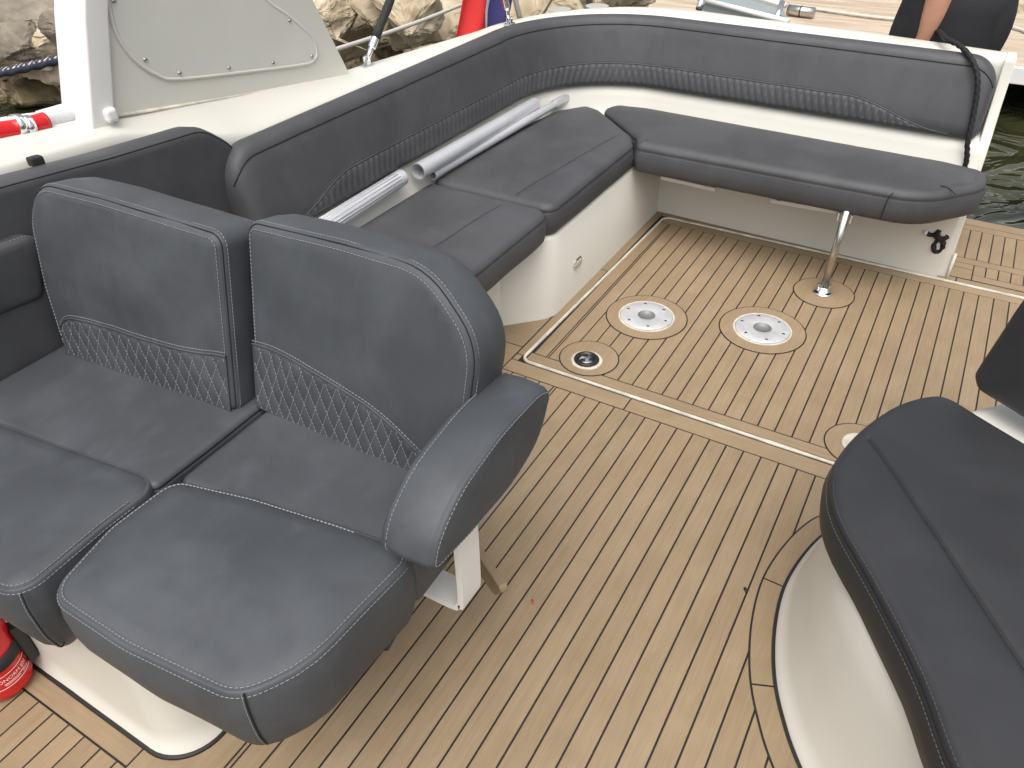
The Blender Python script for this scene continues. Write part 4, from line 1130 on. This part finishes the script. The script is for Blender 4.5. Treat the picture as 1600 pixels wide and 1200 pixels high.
t = thing('steel_roller', 'short bright steel roller lying on the dock beside the gangway', 'roller', tuple(at_z(1252, 18, -.16)))
a, b = at_z(1231, 15, -.15), at_z(1272, 20, -.15); MB().tube([a, (a+b)/2, b], .045, 16).build('drum', 'steel', t)
MB().tube([(a+b)/2-_n(b-a)*.006, (a+b)/2+_n(b-a)*.006], .047, 16).build('band', 'black', t)
# mooring lines
t = thing('mooring_line', 'navy mooring line flecked with white in front of the left rocks', 'rope', tuple(at_z(60, 97, .3)))
p0, p1 = at_y(-60, 126, 3.6), at_y(150, 77, 3.0)
braid([p0, (p0*2+p1)/3-np.array([0, 0, .006]), (p0+2*p1)/3-np.array([0, 0, .006]), p1], .017, 'rope_body', 'nrope', t, tw=90, n=9, step=.012)
d = p1-p0
mbf = MB()
for k in range(26):
    s_ = (k+.5)/26; c = p0+d*s_-np.array([0, 0, .006*4*s_*(1-s_)]); mbf.tube([c+np.array([-.012, -.014, .010]), c+np.array([.012, -.010, .017])], .0045, 5)
mbf.build('white_fleck', 'wrope', t)
t = thing('mooring_line', 'pale flat mooring line slanting behind the padded strut', 'rope', tuple(at_y(620, 45, 2.6)))
p0, p1 = at_y(480, 92, 2.4), at_y(735, 2, 2.9)
MB().tube(spline([p0, (p0+p1)/2-np.array([0, 0, .012]), p1], 10), .011, 8).build('rope_body', 'wrope', t)

# rocks, each placed by hand on the bank
def rock(c, size, seed, label, m='rock', lev=3):
    """angular broken stone: convex hull, subdivided and roughened"""
    rr = random.Random(seed*13+1); bm = bmesh.new()
    for k in range(18):
        v = Vector((rr.gauss(0, 1), rr.gauss(0, 1), rr.gauss(0, 1))).normalized()
        bm.verts.new(v*rr.uniform(.80, 1.12))
    bmesh.ops.convex_hull(bm, input=bm.verts)
    for v in [v for v in bm.verts if not v.link_faces]: bm.verts.remove(v)
    bmesh.ops.bevel(bm, geom=list(bm.edges), offset=.07, segments=1, affect='EDGES', profile=.6)
    bmesh.ops.triangulate(bm, faces=bm.faces)
    for _ in range(lev): bmesh.ops.subdivide_edges(bm, edges=bm.edges, cuts=1, use_grid_fill=True)
    bmesh.ops.triangulate(bm, faces=bm.faces)
    rot = Matrix.Rotation(seed*1.7, 3, 'Z')
    for v in bm.verts:
        p = v.co.copy(); k = noise.fractal(p*1.8+Vector((seed*7, 0, 0)), 1, 2, 6)
        p *= 1+.09*k+.05*noise.fractal(p*5+Vector((seed, 3, 1)), .7, 2.1, 5)
        p = rot @ p; v.co = Vector((p.x*size[0], p.y*size[1], p.z*size[2]))+Vector(c)
    bm.verts.index_update()
    V = [tuple(v.co) for v in bm.verts]; Fc = [[v.index for v in f.verts] for f in bm.faces]; bm.free()
    o = obj('boulder', V, Fc, m, smooth=True); sharp(o, 24)
    return tag(o, label, 'rock', 'boulders on the harbour bank')
RK = [ # px, py, z, size, material, label
 (78, 58, -.05, (.30, .24, .15), 'rock', 'pale blunt boulder topmost in the left gap beside the post'),
 (28, 82, -.15, (.30, .28, .17), 'rock', 'cream boulder at left edge above the navy line'),
 (88, 92, -.25, (.36, .24, .18), 'rock', 'buff boulder crossed by the navy line near the post'),
 (120, 72, -.12, (.16, .16, .13), 'rock', 'small pale boulder touching the white post'),
 (55, 130, -.45, (.33, .26, .20), 'wetrock', 'large weedy boulder at the waterline below the navy line'),
 (112, 130, -.45, (.20, .20, .18), 'wetrock', 'upright weedy boulder against the white post'),
 (5, 122, -.42, (.18, .2, .15), 'wetrock', 'grey wet boulder at left edge under the navy line'),
 (10, 158, -.60, (.22, .20, .14), 'wetrock', 'low golden weedy boulder at left edge in the water'),
 (118, 152, -.62, (.18, .18, .14), 'wetrock', 'low weedy boulder in the water beside the white post'),
 (20, 55, .0, (.26, .24, .15), 'bank', 'rough pitted boulder at left edge high on the bank'),
 (105, 35, .12, (.24, .22, .15), 'bank', 'rough pitted boulder high beside the white post'),
 (545, 34, .0, (.42, .32, .26), 'rock', 'big cream boulder right of the side screen'),
 (510, 8, .25, (.34, .3, .24), 'rock', 'cream boulder at top edge next to the side screen'),
 (600, 2, .25, (.36, .32, .26), 'rock', 'cream boulder at top edge left of the padded strut'),
 (650, 34, .0, (.40, .34, .27), 'rock', 'broad cream boulder between the padded strut and flag'),
 (640, 0, .3, (.40, .34, .26), 'rock', 'cream boulder at top edge above the padded strut'),
 (612, 58, -.30, (.26, .24, .2), 'wetrock', 'brown boulder behind the padded strut'),
 (548, 90, -.52, (.24, .22, .17), 'wetrock', 'brown wet boulder low beside the side screen corner'),
 (590, 84, -.48, (.27, .24, .18), 'wetrock', 'golden brown wet boulder behind the strut foot'),
 (632, 80, -.48, (.22, .2, .17), 'wetrock', 'dark wet boulder right of the strut foot'),
 (668, 66, -.4, (.24, .22, .18), 'rock', 'tawny boulder under the slanting pale line'),
 (702, 54, -.35, (.22, .22, .19), 'rock', 'tawny boulder just left of the flag'),
 (700, 18, .1, (.32, .3, .25), 'rock', 'cream boulder behind the red stripe of the flag'),
 (745, 42, -.2, (.28, .26, .22), 'rock', 'cream boulder behind the flag hem'),
 (788, 20, .0, (.34, .3, .26), 'rock', 'warm cream boulder right of the flag'),
 (838, 6, .0, (.34, .3, .26), 'rock', 'cream boulder over the curved corner of the gunwale'),
 (895, -10, .05, (.38, .34, .28), 'rock', 'cream boulder behind the first round deck cap'),
 (960, -14, .05, (.36, .34, .28), 'rock', 'cream boulder behind the second round deck cap'),
 (1040, -6, .05, (.42, .42, .26), 'rock', 'cream boulder behind the gangway pivot'),
 (1120, -6, .05, (.40, .40, .24), 'rock', 'cream stone beyond the dock behind the middle of the gangway'),
 (1195, -4, .05, (.40, .42, .24), 'rock', 'cream stone beyond the dock behind the gangway end'),
 (1275, -2, .05, (.38, .42, .22), 'rock', 'cream stone beyond the dock behind the steel roller'),
 (1352, -2, .03, (.38, .42, .22), 'rock', 'cream stone beyond the dock left of the person'),
 (1588, 16, .0, (.38, .36, .2), 'rock', 'cream stone beyond the dock right of the person'),
]
for i, (px, py, z, sz, m, lab) in enumerate(RK):
    p = at_z(px, py, z) if px < 1000 else at_x(px, py, 9.30)
    rock((p[0], p[1], p[2]-sz[2]*.2), sz, i+1, lab, m)
# smaller rubble wedged between them
rr_ = random.Random(5)
for k in range(70):
    zone = k % 3
    if zone == 0: px, py, lab = rr_.uniform(-30, 140), rr_.uniform(20, 165), 'small broken stone among the boulders left of the white post'
    elif zone == 1: px, py, lab = rr_.uniform(500, 720), rr_.uniform(-5, 95), 'small broken stone among the boulders behind the padded strut'
    else: px, py, lab = rr_.uniform(760, 1010), rr_.uniform(-40, 20), 'small broken stone among the boulders beyond the curved gunwale corner'
    f_ = (165-py)/140 if zone == 0 else (95-py)/95
    z = -.62+.75*min(1.2, f_)-.12
    p = at_z(px, py, z); q = rr_.uniform(.10, .20); wet = z < -.35
    o = rock(p, (q*1.2, q, q*.8), 100+k, lab, 'wetrock' if wet else 'rock', 2); o['group'] = lab.replace('small broken stone', 'rubble')

# ---- person standing on the swim platform, side on, arm hanging
pe = thing('person', 'person in black top and shorts standing behind the transom, one arm hanging', 'person', (3.53, .10, .002))
sk = [ # joint, pos, radius
 ('pelvis', (3.525, .11, .86), .13), ('waist', (3.525, .15, 1.02), .125), ('chest', (3.525, .20, 1.22), .135), ('neck', (3.525, .235, 1.42), .055), ('jaw', (3.525, .26, 1.50), .065), ('crown', (3.525, .262, 1.64), .085),
 ('hipN', (3.445, .11, .82), .085), ('kneeN', (3.445, .125, .47), .058), ('ankN', (3.445, .10, .09), .038), ('toeN', (3.44, .25, .035), .034),
 ('hipF', (3.595, .10, .82), .085), ('kneeF', (3.58, .09, .47), .058), ('ankF', (3.575, .06, .09), .038), ('toeF', (3.57, .21, .035), .034),
 ('shN', (3.395, .20, 1.36), .06), ('elN', (3.392, .195, 1.06), .050), ('foN', (3.395, .195, .92), .051), ('mfN', (3.40, .197, .82), .047), ('wrN', (3.405, .205, .75), .034),
 ('shF', (3.655, .21, 1.36), .06), ('elF', (3.68, .22, 1.06), .045), ('wrF', (3.69, .19, .80), .03)]
ix = {k[0]: i for i, k in enumerate(sk)}
ed = [('pelvis', 'waist'), ('waist', 'chest'), ('chest', 'neck'), ('neck', 'jaw'), ('jaw', 'crown'), ('pelvis', 'hipN'), ('hipN', 'kneeN'), ('kneeN', 'ankN'), ('ankN', 'toeN'),
      ('pelvis', 'hipF'), ('hipF', 'kneeF'), ('kneeF', 'ankF'), ('ankF', 'toeF'), ('chest', 'shN'), ('shN', 'elN'), ('elN', 'foN'), ('foN', 'mfN'), ('mfN', 'wrN'), ('chest', 'shF'), ('shF', 'elF'), ('elF', 'wrF')]
rad = [k[2] for k in sk]; pos = [k[1] for k in sk]; edges = [(ix[a], ix[b]) for a, b in ed]
def hand(w, sgn):
    wp_ = np.array(pos[ix[w]]); base_i = len(pos)
    pos.append(tuple(wp_+np.array([0, .012, -.06]))); rad.append(.026); edges.append((ix[w], base_i))
    for k, (dy, L_) in enumerate(((.036, .062), (.014, .072), (-.008, .068), (-.028, .054))):
        b0 = wp_+np.array([sgn*.004, .012+dy, -.095]); j = len(pos)
        pos.extend([tuple(b0), tuple(b0+np.array([sgn*.010, .004, -L_*.5])), tuple(b0+np.array([sgn*.026, .006, -L_*.95]))]); rad.extend([.0095, .0088, .0075])
        edges.extend([(base_i, j), (j, j+1), (j+1, j+2)])
    j = len(pos); pos.extend([tuple(wp_+np.array([sgn*.012, .05, -.055])), tuple(wp_+np.array([sgn*.02, .064, -.095]))]); rad.extend([.0105, .009]); edges.extend([(base_i, j), (j, j+1)])
hand('wrN', 1); hand('wrF', -1)
me = bpy.data.meshes.new('body'); P0 = np.array(pos)-np.array(pe.location)
me.from_pydata(P0.tolist(), edges, []); body = bpy.data.objects.new('body', me); COL.objects.link(body); body.parent = pe
md = body.modifiers.new('skin', 'SKIN'); md.use_smooth_shade = True
for i, sv in enumerate(me.skin_vertices[0].data): sv.radius = (rad[i], rad[i]); sv.use_root = (i == 0)
s2 = body.modifiers.new('sub', 'SUBSURF'); s2.levels = s2.render_levels = 2
me.materials.append(M['skin'])
def shell(name, rings_, m, n=28):
    """cloth lofted through ellipses (cx, cy, z, rx, ry)"""
    v = []
    for (cx, cy, z, rx, ry) in rings_:
        for k in range(n):
            q = 2*math.pi*k/n; w = 1+.02*math.sin(q*5+z*22)+.012*noise.noise((math.cos(q)*2, math.sin(q)*2, z*9)); v.append((cx+rx*w*math.cos(q), cy+ry*w*math.sin(q), z))
    m_ = len(rings_)
    f = [(i*n+k, i*n+(k+1) % n, (i+1)*n+(k+1) % n, (i+1)*n+k) for i in range(m_-1) for k in range(n)]
    o = obj(name, v, f, m, pe); sub = o.modifiers.new('sub', 'SUBSURF'); sub.levels = sub.render_levels = 1; sd_ = o.modifiers.new('solid', 'SOLIDIFY'); sd_.thickness = .003
    return o
shell('shirt', [(3.53, .150, .690, .150, .200), (3.53, .145, .735, .152, .205), (3.53, .13, .82, .155, .202), (3.53, .14, .95, .150, .175), (3.53, .17, 1.10, .155, .165), (3.53, .20, 1.25, .165, .16), (3.53, .22, 1.36, .165, .12), (3.53, .235, 1.42, .10, .075), (3.53, .24, 1.445, .065, .062)], 'shirt')
for s_, nm in ((-1, 'N'), (1, 'F')):
    shell('sleeve', [(3.53+s_*.135, .205, 1.385, .07, .075), (3.53+s_*.14, .205, 1.30, .07, .078), (3.53+s_*.142, .20, 1.16, .066, .075)], 'shirt', 18)
    shell('shorts_leg', [(3.53+s_*.06, .105, .92, .095, .13), (3.53+s_*.075, .11, .75, .095, .125), (3.53+s_*.078, .115, .60, .088, .11), (3.53+s_*.078, .118, .50, .086, .105)], 'shorts', 22)
# head details
hm = MB()
for k in range(1): pass
shell('hair', [(3.525, .245, 1.585, .092, .100), (3.525, .245, 1.63, .096, .105), (3.525, .25, 1.68, .088, .098), (3.525, .255, 1.715, .06, .07), (3.525, .258, 1.728, .01, .012)], 'hair')
MB().tube([(3.525, .335, 1.595), (3.525, .352, 1.565), (3.525, .338, 1.553)], [.008, .013, .010], 10).build('nose', 'skin', pe)
for s_ in (-1, 1):
    MB().lathe([(.001, -.011), (.008, -.007), (.011, 0), (.008, .007), (.001, .011)], (3.525+s_*.032, .328, 1.598), (0, 1, 0), 12).build('eye', 'whiteflag', pe)
    MB().lathe([(.001, 0), (.018, .004), (.014, .012), (.001, .014)], (3.525+s_*.082, .25, 1.585), (s_, -.2, 0), 12).build('ear', 'skin', pe)
MB().tube([(3.500, .326, 1.53), (3.525, .334, 1.528), (3.55, .326, 1.53)], [.004, .006, .004], 8).build('mouth', 'redflag', pe)
for s_ in (-1, 1):
    c = (3.44 if s_ < 0 else 3.572); yy = .19 if s_ < 0 else .15
    o = MB().box((c, yy, .030), (.095, .27, .055)).build('shoe', 'black', pe, smooth=False); bevel(o, .02, 3)
